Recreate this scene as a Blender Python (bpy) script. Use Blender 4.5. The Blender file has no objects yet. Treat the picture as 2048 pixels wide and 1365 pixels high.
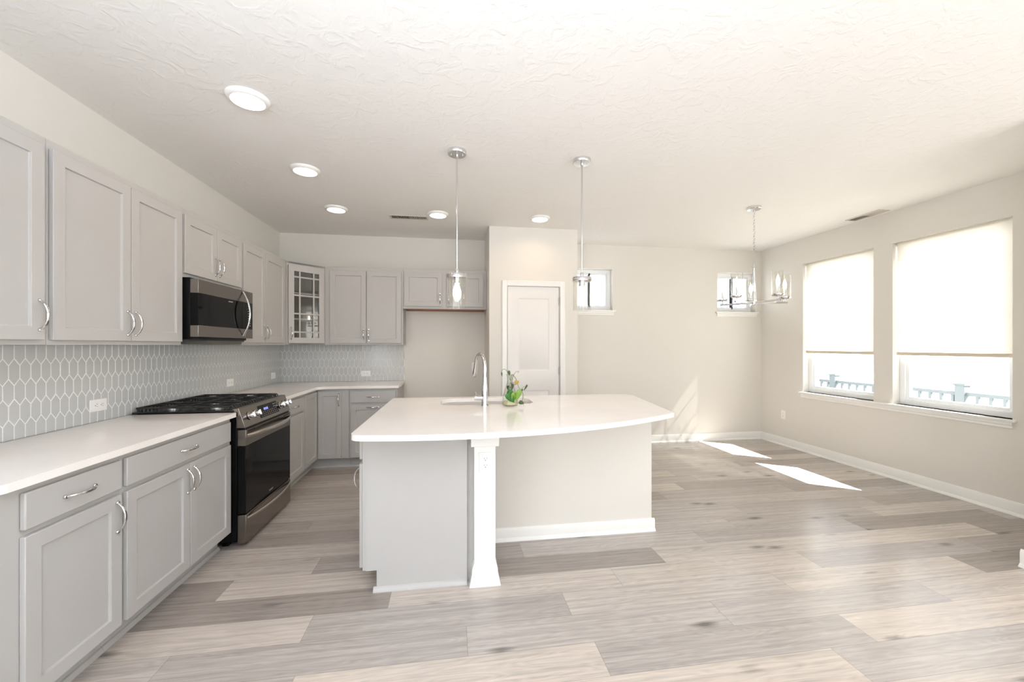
import bpy, bmesh, math, random
from mathutils import Matrix, Vector
random.seed(7)
PI = math.pi
sc = bpy.context.scene
col = sc.collection

# ------------------------------------------------------------------ camera, world, sun, exposure
YAW = 0.1484
EYE = 1.3675
cam_data = bpy.data.cameras.new('camera')
cam_data.sensor_width = 36.0
cam_data.lens = 805.0 / 2048.0 * 36.0
cam_data.shift_y = (690.7 - 682.5) / 2048.0
cam_data.clip_start = 0.05
cam = bpy.data.objects.new('camera', cam_data)
col.objects.link(cam)
cam.location = (0, 0, EYE)
cam.rotation_euler = (PI / 2, 0, -YAW)
sc.camera = cam

sc.view_settings.view_transform = 'Standard'
sc.view_settings.look = 'None'
sc.view_settings.gamma = 1.0
sc.view_settings.exposure = 0.06
sc.view_settings.use_curve_mapping = False
sc.cycles.use_denoising = True
sc.cycles.max_bounces = 12
sc.cycles.diffuse_bounces = 6
sc.cycles.transparent_max_bounces = 16
sc.cycles.sample_clamp_indirect = 6.0

world = bpy.data.worlds.new('world')
sc.world = world
world.use_nodes = True
bg = world.node_tree.nodes['Background']
bg.inputs['Strength'].default_value = 1.0
# hazy bright sky: brightest near the horizon, dimmer overhead
_nt = world.node_tree
_tc = _nt.nodes.new('ShaderNodeTexCoord')
_sp = _nt.nodes.new('ShaderNodeSeparateXYZ')
_cr = _nt.nodes.new('ShaderNodeValToRGB')
_cr.color_ramp.elements[0].position = 0.0
_cr.color_ramp.elements[0].color = (3.4, 3.6, 3.8, 1)
_cr.color_ramp.elements[1].position = 0.55
_cr.color_ramp.elements[1].color = (0.95, 1.03, 1.12, 1)
_nt.links.new(_tc.outputs['Generated'], _sp.inputs[0])
_nt.links.new(_sp.outputs['Z'], _cr.inputs['Fac'])
_nt.links.new(_cr.outputs['Color'], bg.inputs['Color'])


def light(name, kind, loc, energy, color=(1, 1, 1), size=None, size_y=None, rot=None, direction=None, radius=None, spread=None):
    d = bpy.data.lights.new(name, kind)
    d.energy = energy
    d.color = color
    if kind == 'AREA':
        d.shape = 'RECTANGLE' if size_y else 'DISK'
        d.size = size
        if size_y:
            d.size_y = size_y
        if spread:
            d.spread = spread
    if radius is not None:
        d.shadow_soft_size = radius
    o = bpy.data.objects.new(name, d)
    col.objects.link(o)
    o.location = loc
    if direction is not None:
        o.rotation_euler = Vector(direction).to_track_quat('-Z', 'Y').to_euler()
    if rot is not None:
        o.rotation_euler = rot
    return o


SUN_DIR = Vector((-0.82, 0.58, -1.0))
sun = light('sun', 'SUN', (12, -6, 12), 44.0, (1.0, 0.985, 0.965), direction=SUN_DIR)
sun.data.angle = math.radians(0.5)
# fill lights added behind the camera: three at unseen walls, one aimed up
light('rear_fill_light', 'AREA', (1.2, -5.5, 1.45), 6, (0.97, 0.985, 1.0), size=5.0, size_y=2.1, direction=(0, 1, 0.06))  # added weak fill from the rear wall
light('side_fill_light', 'AREA', (4.38, -1.4, 1.5), 58, (0.95, 0.985, 1.04), size=2.2, size_y=1.7, direction=(-1, 0.05, 0.0))  # added fill from the right, brightens the left cabinets
light('fill_uplight', 'AREA', (-0.2, -0.35, 2.0), 138, (0.86, 0.98, 1.18), size=1.2, size_y=0.5, direction=(0, 0, 1))  # added upward fill, stands in for flash bounced off the ceiling
light('left_fill_light', 'AREA', (-1.98, -1.4, 1.5), 34, (0.93, 0.985, 1.06), size=2.4, size_y=1.7, direction=(1, 0.1, 0))  # added fill from the left, brightens the right wall

# ------------------------------------------------------------------ materials


def srgb(r, g, b):
    f = lambda v: (v / 255 / 12.92) if v / 255 <= 0.04045 else ((v / 255 + 0.055) / 1.055) ** 2.4
    return (f(r), f(g), f(b), 1.0)


def mat(name, color, rough=0.5, metal=0.0, spec=0.5, bump=None, coat=0.0, emis=None, estr=0.0):
    m = bpy.data.materials.new(name)
    m.use_nodes = True
    nt = m.node_tree
    p = nt.nodes['Principled BSDF']
    p.inputs['Base Color'].default_value = color
    p.inputs['Roughness'].default_value = rough
    p.inputs['Metallic'].default_value = metal
    p.inputs['Specular IOR Level'].default_value = spec
    p.inputs['Coat Weight'].default_value = coat
    if emis:
        p.inputs['Emission Color'].default_value = emis
        p.inputs['Emission Strength'].default_value = estr
    if bump:
        scale, strength, detail = bump
        tc = nt.nodes.new('ShaderNodeTexCoord')
        nz = nt.nodes.new('ShaderNodeTexNoise')
        nz.inputs['Scale'].default_value = scale
        nz.inputs['Detail'].default_value = detail
        bp = nt.nodes.new('ShaderNodeBump')
        bp.inputs['Strength'].default_value = strength
        bp.inputs['Distance'].default_value = 0.004
        nt.links.new(tc.outputs['Object'], nz.inputs['Vector'])
        nt.links.new(nz.outputs['Fac'], bp.inputs['Height'])
        nt.links.new(bp.outputs['Normal'], p.inputs['Normal'])
    return m


M_wall = mat('wall_paint', srgb(223, 219, 211), 0.75, bump=(220, 0.05, 2))
M_trim = mat('trim_paint', srgb(240, 239, 235), 0.35)
M_door = mat('door_paint', srgb(232, 229, 225), 0.4)
M_cab = mat('cabinet_paint', srgb(182, 180, 177), 0.42, bump=(60, 0.02, 2))
M_cabin = mat('cabinet_interior', srgb(96, 93, 88), 0.6)
M_underside = mat('raw_wood_underside', srgb(150, 92, 60), 0.6)
M_tile = mat('glazed_tile', srgb(196, 197, 196), 0.12, spec=0.5, bump=(9, 0.12, 1))
M_grout = mat('grout', srgb(246, 245, 241), 0.8)
M_chrome = mat('chrome', (0.66, 0.66, 0.67, 1), 0.07, metal=1.0)
M_nickel = mat('brushed_nickel', (0.72, 0.72, 0.72, 1), 0.22, metal=1.0)
M_steel = mat('stainless_steel', (0.245, 0.220, 0.198, 1), 0.22, metal=1.0)
M_handle = mat('handle_steel', (0.62, 0.58, 0.54, 1), 0.2, metal=1.0)
M_sinksteel = mat('sink_steel', (0.72, 0.72, 0.73, 1), 0.25, metal=1.0)
M_blackglass = mat('black_glass', (0.004, 0.004, 0.004, 1), 0.06, spec=0.13)
M_black = mat('black_enamel', (0.008, 0.008, 0.008, 1), 0.22)
M_iron = mat('cast_iron', (0.012, 0.012, 0.012, 1), 0.45)
M_blackbody = mat('black_body', (0.004, 0.004, 0.004, 1), 0.35, spec=0.15)
M_plastic = mat('white_plastic', srgb(244, 243, 240), 0.3)
M_slot = mat('outlet_slot', (0.03, 0.03, 0.03, 1), 0.6)
M_print = mat('pale_print', srgb(190, 190, 188), 0.5)
M_display = mat('display_digits', srgb(140, 150, 235), 0.5, emis=srgb(120, 130, 240), estr=1.2)
M_lens = mat('lamp_lens', (1, 1, 1, 1), 0.4, emis=(1.0, 0.95, 0.88, 1), estr=5.0)
M_bulb = mat('bulb_glow', (1, 1, 1, 1), 0.4, emis=(1.0, 0.78, 0.50, 1), estr=50.0)
M_candle = mat('candle_bulb_glow', (1, 1, 1, 1), 0.4, emis=(1.0, 0.82, 0.58, 1), estr=28.0)
M_vinyl = mat('window_vinyl', srgb(242, 244, 245), 0.35)
M_vent = mat('vent_metal', srgb(206, 198, 188), 0.5)
M_dark = mat('dark_gap', (0.035, 0.033, 0.03, 1), 0.8)
M_rail = mat('railing_paint', srgb(74, 82, 85), 0.6)
M_deck = mat('deck_boards', srgb(225, 225, 222), 0.7)
M_siding = mat('siding', srgb(222, 224, 226), 0.7)
M_hem = mat('shade_hem', srgb(214, 202, 182), 0.7)
M_water = mat('sandy_water', srgb(212, 200, 168), 0.25)
M_stem = mat('plant_stem', srgb(112, 120, 60), 0.5)
M_brownstem = mat('dry_stem', srgb(120, 88, 60), 0.6)
M_leaf = mat('leaf_green', srgb(40, 96, 18), 0.35)
M_leafpale = mat('leaf_pale', srgb(112, 146, 44), 0.4)
M_leafyellow = mat('leaf_yellow', srgb(170, 140, 58), 0.45)
M_leafdark = mat('leaf_dark', srgb(58, 74, 34), 0.45)
M_hinge = mat('hinge_metal', (0.5, 0.5, 0.49, 1), 0.35, metal=1.0)


def quartz():
    m = mat('white_quartz', srgb(240, 234, 229), 0.11, spec=0.5)
    nt = m.node_tree
    p = nt.nodes['Principled BSDF']
    tc = nt.nodes.new('ShaderNodeTexCoord')
    nz = nt.nodes.new('ShaderNodeTexNoise')
    nz.inputs['Scale'].default_value = 2.2
    nz.inputs['Detail'].default_value = 5
    r = nt.nodes.new('ShaderNodeValToRGB')
    r.color_ramp.elements[0].position = 0.35
    r.color_ramp.elements[0].color = srgb(240, 235, 230)
    r.color_ramp.elements[1].position = 0.65
    r.color_ramp.elements[1].color = srgb(247, 244, 241)
    nt.links.new(tc.outputs['Object'], nz.inputs['Vector'])
    nt.links.new(nz.outputs['Fac'], r.inputs['Fac'])
    nt.links.new(r.outputs['Color'], p.inputs['Base Color'])
    return m


M_quartz = quartz()


def ceiling_mat():
    m = mat('ceiling_paint', srgb(238, 236, 232), 0.85)
    nt = m.node_tree
    p = nt.nodes['Principled BSDF']
    tc = nt.nodes.new('ShaderNodeTexCoord')
    nz = nt.nodes.new('ShaderNodeTexNoise')
    nz.inputs['Scale'].default_value = 9
    nz.inputs['Detail'].default_value = 4
    nz.inputs['Distortion'].default_value = 1.6
    r = nt.nodes.new('ShaderNodeValToRGB')
    r.color_ramp.elements[0].position = 0.48
    r.color_ramp.elements[1].position = 0.62
    n2 = nt.nodes.new('ShaderNodeTexNoise')
    n2.inputs['Scale'].default_value = 46
    n2.inputs['Detail'].default_value = 3
    mul = nt.nodes.new('ShaderNodeMath')
    mul.operation = 'MULTIPLY'
    bp = nt.nodes.new('ShaderNodeBump')
    bp.inputs['Strength'].default_value = 0.35
    bp.inputs['Distance'].default_value = 0.006
    nt.links.new(tc.outputs['Object'], nz.inputs['Vector'])
    nt.links.new(tc.outputs['Object'], n2.inputs['Vector'])
    nt.links.new(nz.outputs['Fac'], r.inputs['Fac'])
    nt.links.new(r.outputs['Color'], mul.inputs[0])
    nt.links.new(n2.outputs['Fac'], mul.inputs[1])
    nt.links.new(mul.outputs[0], bp.inputs['Height'])
    nt.links.new(bp.outputs['Normal'], p.inputs['Normal'])
    return m


M_ceil = ceiling_mat()


def pane_mat(name, tint=(1, 1, 1, 1), ior=1.45, extra=0.0):
    m = bpy.data.materials.new(name)
    m.use_nodes = True
    nt = m.node_tree
    nt.nodes.clear()
    out = nt.nodes.new('ShaderNodeOutputMaterial')
    tr = nt.nodes.new('ShaderNodeBsdfTransparent')
    tr.inputs['Color'].default_value = tint
    gl = nt.nodes.new('ShaderNodeBsdfGlossy')
    gl.inputs['Roughness'].default_value = 0.02
    lw = nt.nodes.new('ShaderNodeLayerWeight')
    lw.inputs['Blend'].default_value = 0.5
    pw_ = nt.nodes.new('ShaderNodeMath')
    pw_.operation = 'POWER'
    pw_.inputs[1].default_value = 5.0
    nt.links.new(lw.outputs['Facing'], pw_.inputs[0])
    ad = nt.nodes.new('ShaderNodeMath')
    ad.operation = 'MULTIPLY_ADD'
    f0 = ((ior - 1) / (ior + 1)) ** 2 + extra
    ad.inputs[1].default_value = 1.0 - f0
    ad.inputs[2].default_value = f0
    nt.links.new(pw_.outputs[0], ad.inputs[0])
    mx = nt.nodes.new('ShaderNodeMixShader')
    fac = ad.outputs[0]
    nt.links.new(fac, mx.inputs[0])
    nt.links.new(tr.outputs[0], mx.inputs[1])
    nt.links.new(gl.outputs[0], mx.inputs[2])
    nt.links.new(mx.outputs[0], out.inputs['Surface'])
    return m


M_pane = pane_mat('window_glass', (0.98, 0.99, 1, 1))
M_cabpane = pane_mat('cabinet_glass', (0.80, 0.82, 0.82, 1), 1.6, 0.10)
M_lampglass = pane_mat('clear_lamp_glass', (0.97, 0.97, 0.96, 1), 1.5)
M_vaseglass = pane_mat('vase_glass', (0.94, 0.95, 0.92, 1), 1.5)


def shade_mat():
    m = bpy.data.materials.new('roller_shade_fabric')
    m.use_nodes = True
    nt = m.node_tree
    nt.nodes.clear()
    out = nt.nodes.new('ShaderNodeOutputMaterial')
    df = nt.nodes.new('ShaderNodeBsdfDiffuse')
    df.inputs['Color'].default_value = srgb(236, 232, 222)
    tl = nt.nodes.new('ShaderNodeBsdfTranslucent')
    tl.inputs['Color'].default_value = srgb(232, 228, 218)
    tr = nt.nodes.new('ShaderNodeBsdfTransparent')
    m1 = nt.nodes.new('ShaderNodeMixShader')
    m1.inputs[0].default_value = 0.32
    m2 = nt.nodes.new('ShaderNodeMixShader')
    m2.inputs[0].default_value = 0.03
    nt.links.new(df.outputs[0], m1.inputs[1])
    nt.links.new(tl.outputs[0], m1.inputs[2])
    nt.links.new(m1.outputs[0], m2.inputs[1])
    nt.links.new(tr.outputs[0], m2.inputs[2])
    nt.links.new(m2.outputs[0], out.inputs['Surface'])
    return m


M_shade = shade_mat()


def floor_mat():
    m = mat('plank_floor', (0.5, 0.45, 0.4, 1), 0.42, spec=0.5)
    nt = m.node_tree
    N = nt.nodes.new
    L = nt.links.new
    p = nt.nodes['Principled BSDF']

    def math_(op, a, b=None, c=None):
        n = N('ShaderNodeMath')
        n.operation = op
        for i, v in enumerate((a, b, c)):
            if v is None:
                continue
            if isinstance(v, (int, float)):
                n.inputs[i].default_value = v
            else:
                L(v, n.inputs[i])
        return n.outputs[0]

    at = N('ShaderNodeAttribute')
    at.attribute_name = 'tone'
    sep = N('ShaderNodeSeparateColor')
    L(at.outputs['Color'], sep.inputs[0])
    tone, rnd, halfl = sep.outputs[0], sep.outputs[1], sep.outputs[2]
    uv = N('ShaderNodeUVMap')
    uv.uv_map = 'plank'
    su = N('ShaderNodeSeparateXYZ')
    L(uv.outputs[0], su.inputs[0])
    u, v = su.outputs[0], su.outputs[1]
    base = N('ShaderNodeValToRGB')
    cr = base.color_ramp
    cr.elements[0].position = 0.0
    cr.elements[0].color = srgb(138, 128, 120)
    cr.elements[1].position = 1.0
    cr.elements[1].color = srgb(193, 182, 171)
    e = cr.elements.new(0.35)
    e.color = srgb(165, 157, 151)
    e = cr.elements.new(0.6)
    e.color = srgb(178, 170, 163)
    L(tone, base.inputs['Fac'])
    # grain, stretched along the plank, its own stretch of timber per plank
    off = math_('MULTIPLY', rnd, 37.0)
    cx = N('ShaderNodeCombineXYZ')
    L(math_('MULTIPLY', u, 0.9), cx.inputs[0])
    L(math_('MULTIPLY', v, 34.0), cx.inputs[1])
    L(off, cx.inputs[2])
    n1 = N('ShaderNodeTexNoise')
    n1.inputs['Scale'].default_value = 1.5
    n1.inputs['Detail'].default_value = 7
    n1.inputs['Roughness'].default_value = 0.62
    n1.inputs['Distortion'].default_value = 0.25
    L(cx.outputs[0], n1.inputs['Vector'])
    cx2 = N('ShaderNodeCombineXYZ')
    L(math_('MULTIPLY', u, 1.3), cx2.inputs[0])
    L(math_('MULTIPLY', v, 9.0), cx2.inputs[1])
    L(off, cx2.inputs[2])
    n2 = N('ShaderNodeTexNoise')
    n2.inputs['Scale'].default_value = 1.4
    n2.inputs['Detail'].default_value = 2
    L(cx2.outputs[0], n2.inputs['Vector'])
    rings = math_('FRACT', math_('MULTIPLY', n2.outputs['Fac'], 11.0))
    rings = math_('ABSOLUTE', math_('SUBTRACT', rings, 0.5))
    g = math_('ADD', math_('MULTIPLY', math_('SUBTRACT', n1.outputs['Fac'], 0.5), 1.0), math_('MULTIPLY', math_('SUBTRACT', rings, 0.25), 0.26))
    # knots
    cx3 = N('ShaderNodeCombineXYZ')
    L(math_('ADD', math_('MULTIPLY', u, 2.0), math_('MULTIPLY', rnd, 53.0)), cx3.inputs[0])
    L(math_('ADD', math_('MULTIPLY', v, 5.2), math_('MULTIPLY', rnd, 19.0)), cx3.inputs[1])
    vo = N('ShaderNodeTexVoronoi')
    vo.inputs['Scale'].default_value = 1.0
    L(cx3.outputs[0], vo.inputs['Vector'])
    sepc = N('ShaderNodeSeparateColor')
    L(vo.outputs['Color'], sepc.inputs[0])
    pick = math_('GREATER_THAN', sepc.outputs[0], 0.38)
    kn = N('ShaderNodeMapRange')
    kn.inputs['From Min'].default_value = 0.02
    kn.inputs['From Max'].default_value = 0.16
    kn.inputs['To Min'].default_value = 1.0
    kn.inputs['To Max'].default_value = 0.0
    L(math_('ADD', vo.outputs['Distance'], math_('MULTIPLY', math_('SUBTRACT', n1.outputs['Fac'], 0.5), 0.22)), kn.inputs['Value'])
    knot = math_('MULTIPLY', kn.outputs[0], pick)
    bright = math_('ADD', 1.0, g)
    bright = math_('MULTIPLY', bright, math_('SUBTRACT', 1.0, math_('MULTIPLY', knot, 0.62)))
    # seams
    ev = math_('MINIMUM', v, math_('SUBTRACT', 0.193, v))
    eu = math_('MINIMUM', u, math_('SUBTRACT', math_('MULTIPLY', halfl, 2.0), u))
    ed = math_('MINIMUM', ev, eu)
    seam = math_('LESS_THAN', ed, 0.0011)
    bright = math_('MULTIPLY', bright, math_('SUBTRACT', 1.0, math_('MULTIPLY', seam, 0.38)))
    mx = N('ShaderNodeMix')
    mx.data_type = 'RGBA'
    mx.blend_type = 'MULTIPLY'
    mx.inputs['Factor'].default_value = 1.0
    L(base.outputs['Color'], mx.inputs[6])
    cc = N('ShaderNodeCombineColor')
    for i in range(3):
        L(bright, cc.inputs[i])
    L(cc.outputs[0], mx.inputs[7])
    L(mx.outputs[2], p.inputs['Base Color'])
    bp = N('ShaderNodeBump')
    bp.inputs['Strength'].default_value = 0.10
    bp.inputs['Distance'].default_value = 0.002
    L(math_('SUBTRACT', n1.outputs['Fac'], seam), bp.inputs['Height'])
    L(bp.outputs['Normal'], p.inputs['Normal'])
    rr = math_('ADD', 0.17, math_('MULTIPLY', n1.outputs['Fac'], 0.12))
    L(rr, p.inputs['Roughness'])
    return m


M_floor = floor_mat()


def siding_mat():
    m = mat('neighbour_siding', srgb(214, 217, 220), 0.7)
    nt = m.node_tree
    p = nt.nodes['Principled BSDF']
    tc = nt.nodes.new('ShaderNodeTexCoord')
    sp = nt.nodes.new('ShaderNodeSeparateXYZ')
    nt.links.new(tc.outputs['Object'], sp.inputs[0])
    a = nt.nodes.new('ShaderNodeMath')
    a.operation = 'MULTIPLY'
    a.inputs[1].default_value = 1 / 0.17
    nt.links.new(sp.outputs[2], a.inputs[0])
    b = nt.nodes.new('ShaderNodeMath')
    b.operation = 'FRACT'
    nt.links.new(a.outputs[0], b.inputs[0])
    r = nt.nodes.new('ShaderNodeValToRGB')
    r.color_ramp.elements[0].position = 0.04
    r.color_ramp.elements[0].color = srgb(120, 124, 130)
    r.color_ramp.elements[1].position = 0.10
    r.color_ramp.elements[1].color = srgb(224, 226, 228)
    nt.links.new(b.outputs[0], r.inputs['Fac'])
    nt.links.new(r.outputs['Color'], p.inputs['Base Color'])
    return m


M_siding = siding_mat()


def wrap_mat():
    m = mat('house_wrap', srgb(235, 238, 242), 0.6)
    nt = m.node_tree
    p = nt.nodes['Principled BSDF']
    tc = nt.nodes.new('ShaderNodeTexCoord')
    mp = nt.nodes.new('ShaderNodeMapping')
    mp.inputs['Scale'].default_value = (6, 6, 14)
    nz = nt.nodes.new('ShaderNodeTexNoise')
    nz.inputs['Scale'].default_value = 1.0
    nz.inputs['Detail'].default_value = 1
    r = nt.nodes.new('ShaderNodeValToRGB')
    r.color_ramp.elements[0].position = 0.52
    r.color_ramp.elements[0].color = srgb(238, 241, 245)
    r.color_ramp.elements[1].position = 0.58
    r.color_ramp.elements[1].color = srgb(60, 90, 150)
    nt.links.new(tc.outputs['Object'], mp.inputs['Vector'])
    nt.links.new(mp.outputs[0], nz.inputs['Vector'])
    nt.links.new(nz.outputs['Fac'], r.inputs['Fac'])
    nt.links.new(r.outputs['Color'], p.inputs['Base Color'])
    return m


M_wrap = wrap_mat()

# ------------------------------------------------------------------ mesh helpers


class MB:
    def __init__(self, M=None):
        self.v = []
        self.f = []
        self.M = M

    def add(self, verts, faces, M=None):
        k = len(self.v)
        for p in verts:
            p = Vector(p)
            if M is not None:
                p = M @ p
            self.v.append(p)
        self.f += [tuple(i + k for i in fc) for fc in faces]
        return self

    def box(self, x0, x1, y0, y1, z0, z1, M=None):
        x0, x1 = min(x0, x1), max(x0, x1)
        y0, y1 = min(y0, y1), max(y0, y1)
        z0, z1 = min(z0, z1), max(z0, z1)
        vs = [(x0, y0, z0), (x1, y0, z0), (x1, y1, z0), (x0, y1, z0), (x0, y0, z1), (x1, y0, z1), (x1, y1, z1), (x0, y1, z1)]
        fs = [(0, 3, 2, 1), (4, 5, 6, 7), (0, 1, 5, 4), (1, 2, 6, 5), (2, 3, 7, 6), (3, 0, 4, 7)]
        return self.add(vs, fs, M)

    def prism(self, prof, axis, a0, a1, M=None):
        """prof: 2D polygon. axis 'x': (y,z) pairs, 'y': (x,z), 'z': (x,y)."""
        def P(p, a):
            return {'x': (a, p[0], p[1]), 'y': (p[0], a, p[1]), 'z': (p[0], p[1], a)}[axis]
        n = len(prof)
        vs = [P(p, a0) for p in prof] + [P(p, a1) for p in prof]
        fs = [tuple(range(n))[::-1], tuple(range(n, 2 * n))]
        fs += [(i, (i + 1) % n, n + (i + 1) % n, n + i) for i in range(n)]
        return self.add(vs, fs, M)

    def lathe(self, prof, c=(0, 0, 0), n=32, M=None, caps=True):
        """prof: list of (r, z) bottom to top, around z through c."""
        vs, fs = [], []
        for r, z in prof:
            for i in range(n):
                t = 2 * PI * i / n
                vs.append((c[0] + r * math.cos(t), c[1] + r * math.sin(t), c[2] + z))
        for k in range(len(prof) - 1):
            for i in range(n):
                j = (i + 1) % n
                fs.append((k * n + i, k * n + j, (k + 1) * n + j, (k + 1) * n + i))
        if caps:
            fs.append(tuple(range(n))[::-1])
            fs.append(tuple(range((len(prof) - 1) * n, len(prof) * n)))
        return self.add(vs, fs, M)

    def tube(self, pts, r, n=10, M=None, flat=1.0, closed=False, up=(0, 0, 1)):
        pts = [Vector(p) for p in pts]
        N = len(pts)
        rs = r if isinstance(r, (list, tuple)) else [r] * N
        vs, fs = [], []
        prev = None
        for i, p in enumerate(pts):
            if closed:
                t = (pts[(i + 1) % N] - pts[i - 1]).normalized()
            else:
                t = (pts[min(i + 1, N - 1)] - pts[max(i - 1, 0)]).normalized()
            u = Vector(up) if prev is None else prev
            u = u - t * u.dot(t)
            if u.length < 1e-4:
                u = Vector((1, 0, 0)) - t * t.x
                if u.length < 1e-4:
                    u = Vector((0, 1, 0))
            u.normalize()
            prev = u
            w = t.cross(u)
            for k in range(n):
                a = 2 * PI * k / n
                vs.append(p + (u * math.cos(a) + w * math.sin(a) * flat) * rs[i])
        m = N if closed else N - 1
        for i in range(m):
            i2 = (i + 1) % N
            for k in range(n):
                k2 = (k + 1) % n
                fs.append((i * n + k, i * n + k2, i2 * n + k2, i2 * n + k))
        if not closed:
            fs.append(tuple(range(n))[::-1])
            fs.append(tuple(range((N - 1) * n, N * n)))
        return self.add(vs, fs, M)

    def build(self, name, material, parent=None, loc=None, bevel=0.0, rot=None, seg=2, smooth=True):
        me = bpy.data.meshes.new(name)
        me.from_pydata([tuple(p) for p in self.v], [], self.f)
        bm = bmesh.new()
        bm.from_mesh(me)
        bmesh.ops.recalc_face_normals(bm, faces=bm.faces)
        bm.to_mesh(me)
        bm.free()
        if smooth:
            me.shade_smooth()
            me.set_sharp_from_angle(angle=math.radians(38))
        me.materials.append(material)
        o = bpy.data.objects.new(name, me)
        col.objects.link(o)
        if parent is not None:
            o.parent = parent
        if loc is not None:
            o.location = loc
        if rot is not None:
            o.rotation_euler = rot
        if bevel:
            b = o.modifiers.new('bevel', 'BEVEL')
            b.width = bevel
            b.segments = seg
            b.limit_method = 'ANGLE'
            b.angle_limit = math.radians(50)
        return o


def tag(o, label, cat, group=None, kind=None):
    o['label'] = label
    if cat:
        o['category'] = cat
    if group:
        o['group'] = group
    if kind:
        o['kind'] = kind
    return o


def thing(name, label, cat, loc=(0, 0, 0), rz=0.0, group=None):
    o = bpy.data.objects.new(name, None)
    o.empty_display_size = 0.1
    col.objects.link(o)
    o.location = loc
    o.rotation_euler = (0, 0, rz)
    return tag(o, label, cat, group)


def structure(o, label=None):
    o['kind'] = 'structure'
    if label:
        o['label'] = label
    return o


def copy_tree(o, parent=None):
    c = o.copy()
    col.objects.link(c)
    c.parent = parent
    for ch in list(o.children):
        copy_tree(ch, c)
    return c


# ------------------------------------------------------------------ room measures
XL, XR = -2.08, 4.475
YB, YF = 5.285, -5.6
YP = 4.631
ZC = 2.743
WT = 0.16


def wall_mesh(mb, along, plane, out, a0, a1, z0, z1, holes):
    """wall slab with rectangular holes. along: 'x' or 'y'; plane: inner face; out: outer face."""
    As = sorted({a0, a1} | {h[0] for h in holes} | {h[1] for h in holes})
    Zs = sorted({z0, z1} | {h[2] for h in holes} | {h[3] for h in holes})
    def solid(i, j):
        if i < 0 or j < 0 or i >= len(As) - 1 or j >= len(Zs) - 1:
            return False
        ac, zc = (As[i] + As[i + 1]) / 2, (Zs[j] + Zs[j + 1]) / 2
        return not any(h[0] < ac < h[1] and h[2] < zc < h[3] for h in holes)
    def P(a, d, z):
        return (a, d, z) if along == 'x' else (d, a, z)
    for i in range(len(As) - 1):
        for j in range(len(Zs) - 1):
            if not solid(i, j):
                continue
            A0, A1, B0, B1 = As[i], As[i + 1], Zs[j], Zs[j + 1]
            for d in (plane, out):
                mb.add([P(A0, d, B0), P(A1, d, B0), P(A1, d, B1), P(A0, d, B1)], [(0, 1, 2, 3)])
            for (di, dj, q) in ((-1, 0, ((A0, B0), (A0, B1))), (1, 0, ((A1, B0), (A1, B1))), (0, -1, ((A0, B0), (A1, B0))), (0, 1, ((A0, B1), (A1, B1)))):
                if not solid(i + di, j + dj):
                    (pa, pz), (qa, qz) = q
                    mb.add([P(pa, plane, pz), P(qa, plane, qz), P(qa, out, qz), P(pa, out, pz)], [(0, 1, 2, 3)])
    return mb


def weld(o):
    bm = bmesh.new()
    bm.from_mesh(o.data)
    bmesh.ops.remove_doubles(bm, verts=bm.verts, dist=1e-5)
    bmesh.ops.recalc_face_normals(bm, faces=bm.faces)
    bm.to_mesh(o.data)
    bm.free()
    return o


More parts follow.
